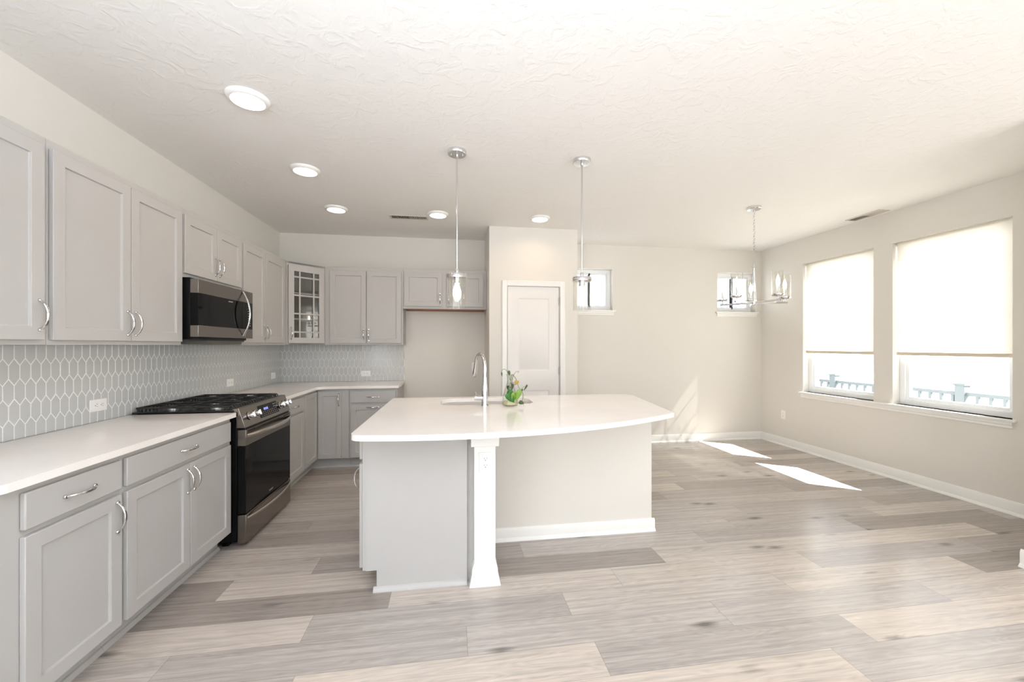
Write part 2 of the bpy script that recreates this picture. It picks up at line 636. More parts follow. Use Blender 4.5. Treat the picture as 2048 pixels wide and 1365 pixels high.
# ---- floor: planks laid along x, each with its own tone
def build_floor():
    row0, w, plen = 2.163, 0.193, 1.29
    phase = {-4: 0.40, -3: 0.65, -2: 0.07, -1: 0.60, 0: 0.96, 1: 0.04, 2: 0.46, 3: 0.83, 4: 1.08, 5: 0.23, 6: 0.60, 7: 0.89, 10: 0.67, 14: 0.67}
    T = {'D': 0.10, 'b': 0.26, 'g': 0.42, 'm': 0.55, 't': 0.72, 'T': 0.86, 'L': 1.0}
    known = {-4: [(1.69, 'L', 'm')], -3: [(-0.64, 'g', 'L'), (0.65, 'L', 'g'), (1.95, 'g', 'L')],
             -2: [(-1.22, 'm', 'g'), (0.07, 'g', 'm'), (1.36, 'm', 'm'), (2.65, 'm', 'T')],
             -1: [(-0.69, 'T', 'g'), (0.6, 'g', 't'), (1.9, 't', 'T'), (3.19, 'T', 'D')],
             0: [(-0.33, 'D', 'T'), (0.96, 'T', 'T'), (2.26, 'T', 'g'), (3.55, 'g', 'b')],
             1: [(-1.25, 'D', 'T'), (0.04, 'T', 'D'), (1.33, 'D', 't'), (2.62, 't', 'T'), (3.9, 'T', 'D')],
             2: [(-0.83, 't', 'b'), (0.46, 'b', 'g'), (1.74, 'm', 'g'), (3.04, 'g', 'D')],
             3: [(-0.46, 't', 'b'), (0.83, 'b', 'm'), (2.12, 'm', 'g'), (3.42, 'g', 't')],
             4: [(-0.21, 'b', 'b'), (1.08, 'b', 'm'), (2.37, 'm', 'g'), (3.64, 'g', 'b')],
             5: [(1.52, 'b', 'm'), (2.81, 'm', 'm')], 6: [(1.89, 'b', 'g')], 7: [(2.18, 'T', 'b')], 10: [(3.25, 'm', 'b')], 14: [(3.25, 't', 'm')]}
    rng = random.Random(11)
    verts, faces, data = [], [], []
    y0, y1 = YF, YB + WT
    x0, x1 = XL - 0.1, XR + 0.1
    k = math.floor((y0 - row0) / w)
    while row0 + k * w < y1:
        a, b = row0 + k * w, row0 + (k + 1) * w
        ph = phase.get(k, rng.uniform(0, plen))
        n = math.floor((x0 - ph) / plen)
        while ph + n * plen < x1:
            xa, xb = ph + n * plen, ph + (n + 1) * plen
            tone = rng.choice([0.2, 0.35, 0.45, 0.5, 0.55, 0.6, 0.75, 0.85])
            for xj, lt, rt in known.get(k, []):
                if abs(xj - xa) < 0.12:
                    tone = T[rt]
                elif abs(xj - xb) < 0.12:
                    tone = T[lt]
            c = len(verts)
            ca, cb = max(xa, x0), min(xb, x1)
            da, db = max(a, y0), min(b, y1)
            if cb - ca > 0.001 and db - da > 0.001:
                verts += [(ca, da, 0), (cb, da, 0), (cb, db, 0), (ca, db, 0)]
                faces.append((c, c + 1, c + 2, c + 3))
                data.append((tone, rng.random(), plen / 2, ca - xa, cb - xa, da - a, db - a))
            else:
                rng.random()
            n += 1
        k += 1
    me = bpy.data.meshes.new('floor')
    me.from_pydata(verts, [], faces)
    at = me.attributes.new('tone', 'FLOAT_COLOR', 'CORNER')
    uvl = me.uv_layers.new(name='plank')
    for i, d in enumerate(data):
        us = [(d[3], d[5]), (d[4], d[5]), (d[4], d[6]), (d[3], d[6])]
        for j in range(4):
            at.data[i * 4 + j].color = (d[0], d[1], d[2], 1)
            uvl.data[i * 4 + j].uv = us[j]
    me.materials.append(M_floor)
    o = bpy.data.objects.new('floor', me)
    col.objects.link(o)
    return structure(o, 'grey oak plank floor')


build_floor()
structure(MB().box(XL - WT, XR + WT, YF - WT, YB + WT, ZC, ZC + 0.1).build('ceiling', M_ceil, smooth=False), 'white knockdown textured ceiling')


# small windows in the back wall, big ones in the right wall
SW = [(1.588, 2.196, 1.848, 2.416), (3.776, 4.384, 1.848, 2.416)]
BW = [(3.698, 4.575, 0.765, 2.415), (2.615, 3.508, 0.765, 2.415)]
RW = (-1.3, 3.7, 0.40, 2.50)   # unseen rear window behind the camera, added to let light in
FW = (-2.6, -0.4, 0.65, 2.35)  # unseen window on the right, behind the camera, added for its light
LW = (-2.6, -0.2, 0.65, 2.35)  # unseen window on the left, behind the camera, added for its light
structure(weld(wall_mesh(MB(), 'y', XL, XL - WT, YF, YB + WT, 0, ZC, [LW]).build('wall_left', M_wall, smooth=False)), 'greige wall behind the range')
structure(weld(wall_mesh(MB(), 'x', YB, YB + WT, XL, XR + WT, 0, ZC, SW).build('wall_back', M_wall, smooth=False)), 'greige back wall with two small high windows')
structure(weld(wall_mesh(MB(), 'y', XR, XR + WT, YF, YB, 0, ZC, BW + [FW]).build('wall_right', M_wall, smooth=False)), 'greige right wall with two tall windows')
structure(weld(wall_mesh(MB(), 'x', YF, YF - WT, XL, XR + WT, 0, ZC, [RW]).build('wall_front', M_wall, smooth=False)), 'wall behind the camera')
DX0, DX1, DZ = 0.637, 1.263, 2.062
pw = wall_mesh(MB(), 'x', YP, YP + 0.11, 0.427, 1.482, 0, ZC, [(DX0, DX1, 0.0, DZ)])
pw.box(0.427, 0.537, YP + 0.11, YB, 0, ZC).box(1.372, 1.482, YP + 0.11, YB, 0, ZC)
structure(pw.build('wall_pantry', M_wall, smooth=False), 'greige pantry wall around the white door')
structure(MB().box(3.480, XR, 1.80, 1.968, 0, ZC).build('wall_partition', M_wall, smooth=False), 'wall end at the right edge of the photo')


def baseboard(name, label, x0, y0, x1, y1, nx, ny, h=0.108, parent=None, endcap=0.0):
    """skirting from (x0,y0) to (x1,y1); (nx,ny) points into the room."""
    prof = [(0, 0), (0.026, 0), (0.026, 0.006), (0.015, 0.022), (0.013, 0.024), (0.013, h - 0.02), (0.008, h - 0.004), (0.006, h), (0, h)]
    d = Vector((x1 - x0, y1 - y0, 0))
    ln = d.length
    d.normalize()
    nrm = Vector((nx, ny, 0))
    M = Matrix(((nrm.x, d.x, 0, x0), (nrm.y, d.y, 0, y0), (0, 0, 1, 0), (0, 0, 0, 1)))
    o = MB().prism(prof, 'y', 0, ln, M).build(name, M_trim, parent)
    if parent is None:
        structure(o, label)
    return o


baseboard('baseboard_back', 'white baseboard along the back wall', 1.482, YB, XR, YB, 0, -1)
baseboard('baseboard_right', 'white baseboard under the tall windows', XR, 1.968, XR, YB, -1, 0)
baseboard('baseboard_pantry', 'white baseboard right of the pantry door', 1.335, YP, 1.482, YP, 0, -1)
bp_ = baseboard('baseboard_partition', 'white baseboard end at the right edge of the photo', 3.480, 1.775, 3.480, 1.994, -1, 0)
baseboard('baseboard_partition_side', 'white baseboard on the far side of the wall end', 3.48, 1.968, XR, 1.968, 0, 1)

# ---- windows


def window_unit(name, label, along, plane, out, a0, a1, z0, z1, grid=None, slider=False):
    root = bpy.data.objects.new(name, None)
    col.objects.link(root)
    structure(root, label)
    s = 1 if out > plane else -1
    d0, d1 = plane + s * 0.085, plane + s * 0.150
    def B(mb, A0, A1, D0, D1, Z0, Z1):
        if along == 'x':
            mb.box(A0, A1, D0, D1, Z0, Z1)
        else:
            mb.box(D0, D1, A0, A1, Z0, Z1)
    f = MB()
    w = 0.048
    B(f, a0, a0 + w, d0, d1, z0, z1)
    B(f, a1 - w, a1, d0, d1, z0, z1)
    B(f, a0 + w, a1 - w, d0, d1, z0, z0 + w)
    B(f, a0 + w, a1 - w, d0, d1, z1 - w, z1)
    f.build('window_frame', M_vinyl, root, bevel=0.003)
    sa = MB()
    e0, e1 = plane + s * 0.1, plane + s * 0.14
    w2 = 0.03
    A0, A1, Z0, Z1 = a0 + w, a1 - w, z0 + w, z1 - w
    if slider:
        mid = (A0 + A1) / 2
        for (p, q) in ((A0, mid + 0.012), (mid - 0.012, A1)):
            B(sa, p, p + w2 * 0.8, e0, e1, Z0, Z1)
            B(sa, q - w2 * 0.8, q, e0, e1, Z0, Z1)
            B(sa, p + w2 * 0.8, q - w2 * 0.8, e0, e1, Z0, Z0 + w2 * 0.8)
            B(sa, p + w2 * 0.8, q - w2 * 0.8, e0, e1, Z1 - w2 * 0.8, Z1)
    else:
        B(sa, A0, A0 + w2, e0, e1, Z0, Z1)
        B(sa, A1 - w2, A1, e0, e1, Z0, Z1)
        B(sa, A0 + w2, A1 - w2, e0, e1, Z0, Z0 + w2)
        B(sa, A0 + w2, A1 - w2, e0, e1, Z1 - w2, Z1)
        zm = (z0 + z1) / 2 + 0.02
        B(sa, A0 + w2, A1 - w2, e0 + s * 0.002, e1 - s * 0.002, zm - 0.02, zm + 0.02)
    sa.build('sash', M_vinyl, root, bevel=0.002)
    if grid:
        g = MB()
        n_a, zlines, gz0 = grid
        for i in range(1, n_a):
            a = A0 + (A1 - A0) * i / n_a
            B(g, a - 0.009, a + 0.009, plane + s * 0.114, plane + s * 0.126, gz0, Z1)
        for z in zlines:
            B(g, A0, A1, plane + s * 0.114, plane + s * 0.126, z - 0.009, z + 0.009)
        g.build('muntin_grid', M_vinyl, root)
    gl = MB()
    gm = plane + s * 0.12
    if along == 'x':
        gl.add([(A0, gm, Z0), (A1, gm, Z0), (A1, gm, Z1), (A0, gm, Z1)], [(0, 1, 2, 3)])
    else:
        gl.add([(gm, A0, Z0), (gm, A1, Z0), (gm, A1, Z1), (gm, A0, Z1)], [(0, 1, 2, 3)])
    gl.build('glass_pane', M_pane, root)
    return root


def sill(root, along, plane, inward, a0, a1, top, holes, apron=0.065):
    """stool with horns and an apron below it."""
    s = inward
    def B(mb, A0, A1, D0, D1, Z0, Z1):
        if along == 'x':
            mb.box(A0, A1, D0, D1, Z0, Z1)
        else:
            mb.box(D0, D1, A0, A1, Z0, Z1)
    m = MB()
    B(m, a0 - 0.035, a1 + 0.035, plane, plane + s * 0.032, top - 0.02, top)
    for (h0, h1) in holes:
        B(m, h0 + 0.001, h1 - 0.001, plane - s * 0.084, plane, top - 0.02, top)
    m.build('sill', M_trim, root, bevel=0.003)
    ap = MB()
    prof = [(0, top - 0.02), (s * 0.018, top - 0.02), (s * 0.018, top - 0.045), (s * 0.012, top - 0.052), (s * 0.012, top - apron - 0.015), (s * 0.006, top - apron - 0.02), (0, top - apron - 0.02)]
    if along == 'x':
        ap.prism([(plane + p[0], p[1]) for p in prof], 'x', a0 - 0.012, a1 + 0.012)
    else:
        ap.prism([(plane + p[0], p[1]) for p in prof], 'y', a0 - 0.012, a1 + 0.012)
    ap.build('apron', M_trim, root)


w1 = window_unit('window_1', 'small high slider window behind the right pendant', 'x', YB, YB + WT, *SW[0], slider=True)
sill(w1, 'x', YB, -1, SW[0][0], SW[0][1], 1.848, [SW[0][:2]], apron=0.05)
w2 = window_unit('window_2', 'small high slider window behind the chandelier', 'x', YB, YB + WT, *SW[1], slider=True)
sill(w2, 'x', YB, -1, SW[1][0], SW[1][1], 1.848, [SW[1][:2]], apron=0.05)
w3 = window_unit('window_3', 'tall window with a shade, nearer the far corner', 'y', XR, XR + WT, *BW[0], grid=(2, (1.80, 2.10), 1.61))
w4 = window_unit('window_4', 'tall window with a shade, at the right edge of the photo', 'y', XR, XR + WT, *BW[1], grid=(2, (1.80, 2.10), 1.61))
tr1 = bpy.data.objects.new('trim_1', None)
col.objects.link(tr1)
structure(tr1, 'long white window stool and apron under both tall windows')
sill(tr1, 'y', XR, -1, 2.62, 4.58, 0.765, [BW[0][:2], BW[1][:2]], apron=0.055)
w5 = window_unit('window_5', 'unseen rear window added for light', 'x', YF, YF - WT, *RW)
w7 = window_unit('window_7', 'unseen window added for light on the left, behind the camera', 'y', XL, XL - WT, *LW)
w6 = window_unit('window_6', 'unseen window added for light on the right, behind the camera', 'y', XR, XR + WT, *FW)

# roller shades


def roller_shade(label, a0, a1):
    t = thing('roller_shade', label, 'window shade', (XR + 0.04, (a0 + a1) / 2, 2.41), 0, 'roller shades on the tall windows')
    h = (a1 - a0) / 2 - 0.012
    zb = 1.293 - 2.41
    nx, nz = 10, 24
    vs, fs = [], []
    rng = random.Random(int(a0 * 100))
    for j in range(nz + 1):
        for i in range(nx + 1):
            y = -h + 2 * h * i / nx
            z = 0.004 + (zb - 0.004) * j / nz
            wob = 0.0025 * math.sin(i * 1.1 + j * 0.2 + a0) * (j / nz)
            vs.append((wob, y, z))
    for j in range(nz):
        for i in range(nx):
            a = j * (nx + 1) + i
            fs.append((a, a + 1, a + nx + 2, a + nx + 1))
    MB().add(vs, fs).build('shade_fabric', M_shade, t)
    MB().box(-0.008, 0.006, -h - 0.002, h + 0.002, zb - 0.028, zb + 0.004).build('hem_bar', M_hem, t, bevel=0.003)
    M = Matrix.Translation((0.0205, -h - 0.008, -0.016)) @ Matrix.Rotation(-PI / 2, 4, 'X')
    MB().lathe([(0.018, 0), (0.018, 2 * h + 0.016)], M=M, n=20).build('roller_tube', M_shade, t)
    return t


roller_shade('cream roller shade on the tall window nearer the far corner', *BW[0][:2])
roller_shade('cream roller shade on the tall window at the right edge', *BW[1][:2])

# ---- pantry door
door = bpy.data.objects.new('door_1', None)
col.objects.link(door)
structure(door, 'white two-panel pantry door')


def panel_door(mb, x0, x1, z0, z1, yf, yb, panels):
    xs = sorted({x0, x1} | {p[0] for p in panels} | {p[1] for p in panels})
    zs = sorted({z0, z1} | {p[2] for p in panels} | {p[3] for p in panels})
    for i in range(len(xs) - 1):
        for j in range(len(zs) - 1):
            xc, zc = (xs[i] + xs[i + 1]) / 2, (zs[j] + zs[j + 1]) / 2
            if any(p[0] < xc < p[1] and p[2] < zc < p[3] for p in panels):
                continue
            mb.add([(xs[i], yf, zs[j]), (xs[i + 1], yf, zs[j]), (xs[i + 1], yf, zs[j + 1]), (xs[i], yf, zs[j + 1])], [(0, 1, 2, 3)])
    for p in panels:
        loops = []
        for ins, dy in ((0, 0), (0.010, 0.009), (0.016, 0.009), (0.034, 0.003)):
            loops.append([(p[0] + ins, yf + dy, p[2] + ins), (p[1] - ins, yf + dy, p[2] + ins), (p[1] - ins, yf + dy, p[3] - ins), (p[0] + ins, yf + dy, p[3] - ins)])
        k = sum(loops, [])
        fs = []
        for a in range(3):
            for i in range(4):
                j = (i + 1) % 4
                fs.append((a * 4 + i, a * 4 + j, a * 4 + 4 + j, a * 4 + 4 + i))
        fs.append((12, 13, 14, 15))
        mb.add(k, fs)
    mb.add([(x0, yf, z0), (x1, yf, z0), (x1, yf, z1), (x0, yf, z1), (x0, yb, z0), (x1, yb, z0), (x1, yb, z1), (x0, yb, z1)],
           [(4, 5, 6, 7), (0, 1, 5, 4), (1, 2, 6, 5), (2, 3, 7, 6), (3, 0, 4, 7)])
    return mb


weld(panel_door(MB(), 0.645, 1.255, 0.008, 2.054, YP + 0.012, YP + 0.047, [(0.765, 1.140, 1.066, 1.92), (0.765, 1.140, 0.23, 0.836)]).build('door_panel', M_door, door))
cs = MB()
cp = [(0, 0), (0, -0.010), (0.012, -0.014), (0.040, -0.016), (0.052, -0.020), (0.060, -0.014), (0.060, 0)]
cs.prism([(DX0 - 0.004 - p[0], YP + p[1]) for p in cp], 'z', 0, 2.118)
cs.prism([(DX1 + 0.004 + p[0], YP + p[1]) for p in cp], 'z', 0, 2.118)
cs.prism([(YP + p[1], DZ - 0.004 + p[0]) for p in cp], 'x', DX0 - 0.004, DX1 + 0.004)
cs.box(DX0 - 0.004, DX0 + 0.004, YP, YP + 0.11, 0, DZ)
cs.box(DX1 - 0.004, DX1 + 0.004, YP, YP + 0.11, 0, DZ)
cs.box(DX0, DX1, YP, YP + 0.11, DZ - 0.005, DZ)
cs.build('door_casing', M_trim, door)
for z in (0.20, 1.064, 1.887):
    MB().box(1.252, 1.262, YP - 0.002, YP + 0.014, z - 0.045, z + 0.045).lathe([(0.006, -0.048), (0.006, 0.048)], (1.258, YP + 0.0, z), 12).build('hinge', M_hinge, door)
MB().lathe([(0.026, 0), (0.026, 0.006), (0.011, 0.010), (0.011, 0.035), (0.026, 0.045), (0.028, 0.058), (0.018, 0.066)], M=Matrix.Translation((0.705, YP + 0.012, 0.93)) @ Matrix.Rotation(PI / 2, 4, 'X'), n=24).build('door_knob', M_nickel, door)
MB().box(DX0, DX1, YP + 0.11, YP + 0.12, 0, DZ).build('door_backing', M_wall, door)

# ------------------------------------------------------------------ cabinets
DT = 0.020      # door thickness
_handle = {}


def handle_mb(vertical):
    """arched bar pull, centred on the origin, standing out towards -y."""
    m = MB()
    n, L, pr = 16, 0.128, 0.030
    pts, rs = [], []
    for i in range(n + 1):
        t = -1 + 2 * i / n
        a = t * L / 2
        y = -0.004 - pr * (1 - abs(t) ** 2.4)
        pts.append((0, y, a) if vertical else (a, y, 0))
        rs.append(0.0042 + 0.0022 * (1 - t * t))
    m.tube(pts, rs, 8, up=(1, 0, 0) if vertical else (0, 0, 1), flat=0.75)
    for s in (-1, 1):
        c = (0, 0, s * L / 2) if vertical else (s * L / 2, 0, 0)
        M = Matrix.Translation(c) @ Matrix.Rotation(PI / 2, 4, 'X')
        m.lathe([(0.0085, 0), (0.0085, 0.004), (0.006, 0.008)], M=M, n=12)
    return m


def add_handle(parent, x, z, vertical=True, y=-DT):
    if vertical not in _handle:
        o = handle_mb(vertical).build('handle', M_chrome, parent)
        _handle[vertical] = o
    else:
        o = _handle[vertical].copy()
        col.objects.link(o)
        o.parent = parent
    o.location = (x, y, z)
    return o


def shaker(mb, x0, x1, z0, z1, rail=0.057, yf=-DT, yb=-0.001, through=False):
    xi0, xi1, zi0, zi1 = x0 + rail, x1 - rail, z0 + rail, z1 - rail
    r = yf + 0.0095
    e = 0.002
    def ring(a, b, c, d, y):
        return [(a, y, c), (b, y, c), (b, y, d), (a, y, d)]
    vs = ring(x0, x1, z0, z1, yb) + ring(x0, x1, z0, z1, yf) + ring(xi0, xi1, zi0, zi1, yf)
    fs = []
    for k in (0, 1):
        for i in range(4):
            j = (i + 1) % 4
            fs.append((k * 4 + i, k * 4 + j, k * 4 + 4 + j, k * 4 + 4 + i))
    if through:
        vs += ring(xi0, xi1, zi0, zi1, yb)
        for i in range(4):
            j = (i + 1) % 4
            fs.append((8 + i, 8 + j, 12 + j, 12 + i))
            fs.append((12 + i, 12 + j, j, i))
    else:
        vs += ring(xi0 + e, xi1 - e, zi0 + e, zi1 - e, r)
        for i in range(4):
            j = (i + 1) % 4
            fs.append((8 + i, 8 + j, 12 + j, 12 + i))
        fs.append((12, 13, 14, 15))
        fs.append((0, 1, 2, 3))
    return mb.add(vs, fs)


def cabinet(name, label, loc, rz, w, d, z0, z1, fronts, toe=False, group=None, wood_bottom=False, shoe=True, cat='cabinet', shoe_end=False):
    """local frame: x to the right, y into the cabinet, z up; face frame at y = 0."""
    t = thing(name, label, cat, loc, rz, group)
    b = MB()
    if toe:
        b.box(0, w, 0, d, 0.114, z1)
        b.box(0, w, 0.075, d, 0, 0.114)
        b.build('carcass', M_cab, t, bevel=0.0015)
        if shoe:
            MB().prism([(0.075, 0), (0.060, 0), (0.060, 0.006), (0.068, 0.022), (0.075, 0.024)], 'x', 0, w).build('shoe_moulding', M_cab, t)
    else:
        b.box(0, w, 0, d, z0, z1)
        b.build('carcass', M_cab, t, bevel=0.0015)
        if wood_bottom:
            MB().box(0.015, w - 0.015, 0.012, d - 0.002, z0 - 0.004, z0).build('underside', M_underside, t)
    for f in fronts:
        kind, x0, x1, a, c = f[:5]
        h = f[5] if len(f) > 5 else None
        m = MB()
        if kind == 'door':
            shaker(m, x0, x1, a, c)
            o = m.build('door', M_cab, t, bevel=0.0022)
        else:
            m.box(x0, x1, -DT, -0.001, a, c)
            o = m.build('drawer', M_cab, t, bevel=0.004)
        if h:
            add_handle(o, h[0], h[1], h[2])
    return t


GU = 'grey upper cabinets'
GB = 'grey base cabinets'
LX = XL + 0.305    # face of the left uppers (world x)
BXF = XL + 0.61    # face of the left base run
R90 = PI / 2
UZ0, UZ1 = 1.368, 2.282
DZ0, DZ1 = 1.390, 2.242


def Lup(y):
    return (LX, y, 0)


def door_pair(w, ya, a, b, c, d, z0, z1, hz, off=0.026):
    return [('door', a - ya, b - ya, z0, z1, (b - ya - off, hz, True)), ('door', c - ya, d - ya, z0, z1, (c - ya + off, hz, True))]


cabinet('upper_cabinet', 'tall grey wall cabinet cut off by the left edge of the photo', Lup(1.29), R90, 0.774, 0.303, UZ0, UZ1,
        [('door', 0.03, 0.37, DZ0, DZ1, (0.344, 1.497, True)), ('door', 0.376, 2.038 - 1.29, DZ0, DZ1, (2.038 - 1.29 - 0.024, 1.497, True))], group=GU)
cabinet('upper_cabinet', 'wide grey two-door wall cabinet left of the microwave', Lup(2.066), R90, 0.896, 0.303, UZ0, UZ1,
        door_pair(0.9, 2.066, 2.075, 2.515, 2.520, 2.944, DZ0, DZ1, 1.487), group=GU)
cabinet('upper_cabinet', 'short grey two-door cabinet directly above the microwave', Lup(2.963), R90, 0.762, 0.303, 1.823, UZ1,
        door_pair(0.76, 2.963, 2.972, 3.342, 3.348, 3.704, 1.850, DZ1, 1.955), group=GU)
cabinet('upper_cabinet', 'tall narrow-looking grey two-door cabinet right of the microwave', Lup(3.726), R90, 0.938, 0.303, UZ0, UZ1,
        door_pair(0.93, 3.726, 3.737, 4.137, 4.148, 4.60, DZ0, DZ1, 1.487), group=GU)

# corner cabinet with glass door, set at 45 degrees
CY = YB - 0.61
t = thing('corner_cabinet', 'grey corner wall cabinet with a divided glass door', 'cabinet', (LX, CY, 0), PI / 4, GU)
cw = math.hypot(XL + 0.61 - LX, (YB - 0.305) - CY)
Minv = (Matrix.Translation((LX, CY, 0)) @ Matrix.Rotation(PI / 4, 4, 'Z')).inverted()
foot = [(LX, CY), (XL + 0.61, YB - 0.305), (XL + 0.61, YB), (XL, YB), (XL, CY)]
foot = [tuple((Minv @ Vector((p[0], p[1], 0))).xy) for p in foot]
body = MB()
n = len(foot)
for a, b_ in ((UZ0, UZ0 + 0.02), (UZ1 - 0.02, UZ1)):
    body.prism(foot, 'z', a, b_)
for i in range(1, n):
    p, q = Vector(foot[i]), Vector(foot[(i + 1) % n])
    d = (q - p).normalized()
    nn = Vector((-d.y, d.x))
    body.prism([tuple(p), tuple(q), tuple(q + nn * 0.015), tuple(p + nn * 0.015)], 'z', UZ0 + 0.02, UZ1 - 0.02)
body.box(0, 0.03, 0, 0.018, UZ0, UZ1).box(cw - 0.03, cw, 0, 0.018, UZ0, UZ1).box(0.03, cw - 0.03, 0, 0.018, UZ0, DZ0 + 0.01).box(0.03, cw - 0.03, 0, 0.018, DZ1 - 0.01, UZ1)
body.build('carcass', M_cab, t)
inner = [(0.02, 0.02), (cw - 0.02, 0.02), (cw + 0.17, 0.23), (cw / 2, 0.60), (-0.17, 0.23)]
lin = MB()
lin.add([(p[0], p[1], UZ0 + 0.021) for p in inner] + [(p[0], p[1], UZ1 - 0.021) for p in inner],
        [(0, 1, 2, 3, 4), (5, 6, 7, 8, 9)] + [(i, (i + 1) % 5, 5 + (i + 1) % 5, 5 + i) for i in range(1, 5)])
lin.build('interior_lining', M_cabin, t)
for z in (1.66, 1.95):
    MB().prism([(0.03, 0.045), (cw - 0.03, 0.045), (cw + 0.15, 0.23), (cw / 2, 0.57), (-0.15, 0.23)], 'z', z - 0.009, z + 0.009).build('shelf', M_cab, t)
gd = MB()
gx0, gx1 = 0.016, cw - 0.016
shaker(gd, gx0, gx1, DZ0, DZ1, rail=0.060, through=True)
gdo = gd.build('glass_door', M_cab, t, bevel=0.0018)
mt = MB()
ix0, ix1, iz0, iz1 = gx0 + 0.06, gx1 - 0.06, DZ0 + 0.06, DZ1 - 0.06
for x in (ix0 + 0.062, ix1 - 0.062):
    mt.box(x - 0.008, x + 0.008, -0.017, -0.006, iz0, iz1)
for z in (iz0 + 0.062, iz0 + 0.062 + (iz1 - iz0 - 0.124) / 3, iz0 + 0.062 + 2 * (iz1 - iz0 - 0.124) / 3, iz1 - 0.062):
    mt.box(ix0, ix1, -0.0168, -0.0062, z - 0.008, z + 0.008)
mt.build('muntin', M_cab, gdo)
MB().add([(ix0, -0.004, iz0), (ix1, -0.004, iz0), (ix1, -0.004, iz1), (ix0, -0.004, iz1)], [(0, 1, 2, 3)]).build('glass_pane', M_cabpane, gdo)
add_handle(gdo, gx0 + 0.026, 1.497, True)

# its footprint is square to the room, so the 45 degree turn sits in the parts
Rt = Matrix.Rotation(PI / 4, 4, 'Z')
t.rotation_euler = (0, 0, 0)
for c_ in list(t.children):
    c_.data.transform(Rt)
    for h_ in c_.children:
        if h_.name.startswith('handle'):
            h_.matrix_basis = Rt @ h_.matrix_basis
        else:
            h_.data.transform(Rt)
# back wall uppers
BY = YB - 0.305
bx = XL + 0.6115
cabinet('upper_cabinet', 'tall grey two-door cabinet on the back wall beside the corner', (bx, BY, 0), 0, -0.580 - bx, 0.303, UZ0, UZ1,
        [('door', -1.409 - bx, -1.003 - bx, DZ0, DZ1, (-1.003 - 0.026 - bx, 1.487, True)), ('door', -0.996 - bx, -0.600 - bx, DZ0, DZ1, (-0.996 + 0.026 - bx, 1.487, True))], group=GU)
cabinet('upper_cabinet', 'short grey two-door cabinet high over the empty fridge space', (-0.579, BY, 0), 0, 1.003, 0.303, 1.806, UZ1,
        [('door', -0.566 + 0.579, -0.118 + 0.579, 1.836, DZ1, (-0.118 - 0.024 + 0.579, 1.925, True)), ('door', -0.062 + 0.579, 0.386 + 0.579, 1.836, DZ1, (-0.062 + 0.024 + 0.579, 1.925, True))],
        group=GU, wood_bottom=True)

# base cabinets, left run
CT = 0.884
cabinet('base_cabinet', 'grey base cabinet nearest the camera, one drawer over one door', (BXF, 1.545, 0), R90, 0.494, 0.608, 0, CT,
        [('drawer', 1.616 - 1.545, 2.027 - 1.545, 0.728, 0.857, (1.822 - 1.545, 0.792, False)), ('door', 1.616 - 1.545, 2.027 - 1.545, 0.123, 0.705, (1.999 - 1.545, 0.612, True))], toe=True, group=GB)
cabinet('base_cabinet', 'wide grey base cabinet left of the range, drawer over two doors', (BXF, 2.040, 0), R90, 0.904, 0.608, 0, CT,
        [('drawer', 2.056 - 2.04, 2.920 - 2.04, 0.728, 0.857, (2.488 - 2.04, 0.792, False)), ('door', 2.056 - 2.04, 2.499 - 2.04, 0.123, 0.705, (2.472 - 2.04, 0.612, True)),
         ('door', 2.504 - 2.04, 2.920 - 2.04, 0.123, 0.705, (2.531 - 2.04, 0.612, True))], toe=True, group=GB)
cabinet('base_cabinet', 'narrow grey base cabinet right of the range, drawer over one door', (BXF, 3.755, 0), R90, 0.530, 0.608, 0, CT,
        [('drawer', 0.015, 4.267 - 3.755, 0.728, 0.857, (0.26, 0.792, False)), ('door', 0.015, 4.267 - 3.755, 0.123, 0.705)], toe=True, group=GB)
# corner base, an L with a folding pair of doors
CB = YB - 0.61
t = thing('corner_base_cabinet', 'grey corner base cabinet with a folding pair of narrow doors', 'cabinet', (BXF, CB, 0), 0, GB)
b = MB()
lx0 = XL + 0.003 - BXF
Lf = [(0, 4.287 - CB), (0, 0), (-1.125 - BXF, 0), (-1.125 - BXF, 0.607), (lx0, 0.607), (lx0, 4.287 - CB)]
b.prism(Lf, 'z', 0.114, CT)
b.prism([(-0.075, 4.287 - CB), (-0.075, 0.075), (-1.125 - BXF, 0.075), (-1.125 - BXF, 0.607), (lx0, 0.607), (lx0, 4.287 - CB)], 'z', 0, 0.114)
b.build('carcass', M_cab, t, bevel=0.0015)
sm = MB()
sm.prism([(0.075, 0), (0.060, 0), (0.060, 0.006), (0.068, 0.022), (0.075, 0.024)], 'x', -0.075, -1.125 - BXF)
sm.prism([(-0.075, 0), (-0.060, 0), (-0.060, 0.006), (-0.068, 0.022), (-0.075, 0.024)], 'y', 4.287 - CB, 0.06)
sm.build('shoe_moulding', M_cab, t)
Md = Matrix.Rotation(R90, 4, 'Z')
m = MB()
m2 = MB()
shaker(m, 4.308 - CB, -0.024, 0.123, 0.857, rail=0.05)
m2.add(m.v, m.f, Md)
m2.build('door', M_cab, t, bevel=0.0022)
m = MB()
shaker(m, 0.024, -1.203 - BXF, 0.123, 0.857, rail=0.05)
dd = m.build('door', M_cab, t, bevel=0.0022)
add_handle(dd, -1.203 - BXF - 0.026, 0.765, True)
cabinet('base_cabinet', 'grey base cabinet on the back wall beside the fridge space', (-1.123, CB, 0), 0, -0.605 + 1.123, 0.608, 0, CT,
        [('drawer', 0.017, -0.624 + 1.123, 0.728, 0.857, (0.255, 0.792, False)), ('door', 0.017, -0.624 + 1.123, 0.123, 0.705, (0.255, 0.678, False))], toe=True, group=GB)

# ------------------------------------------------------------------ worktops


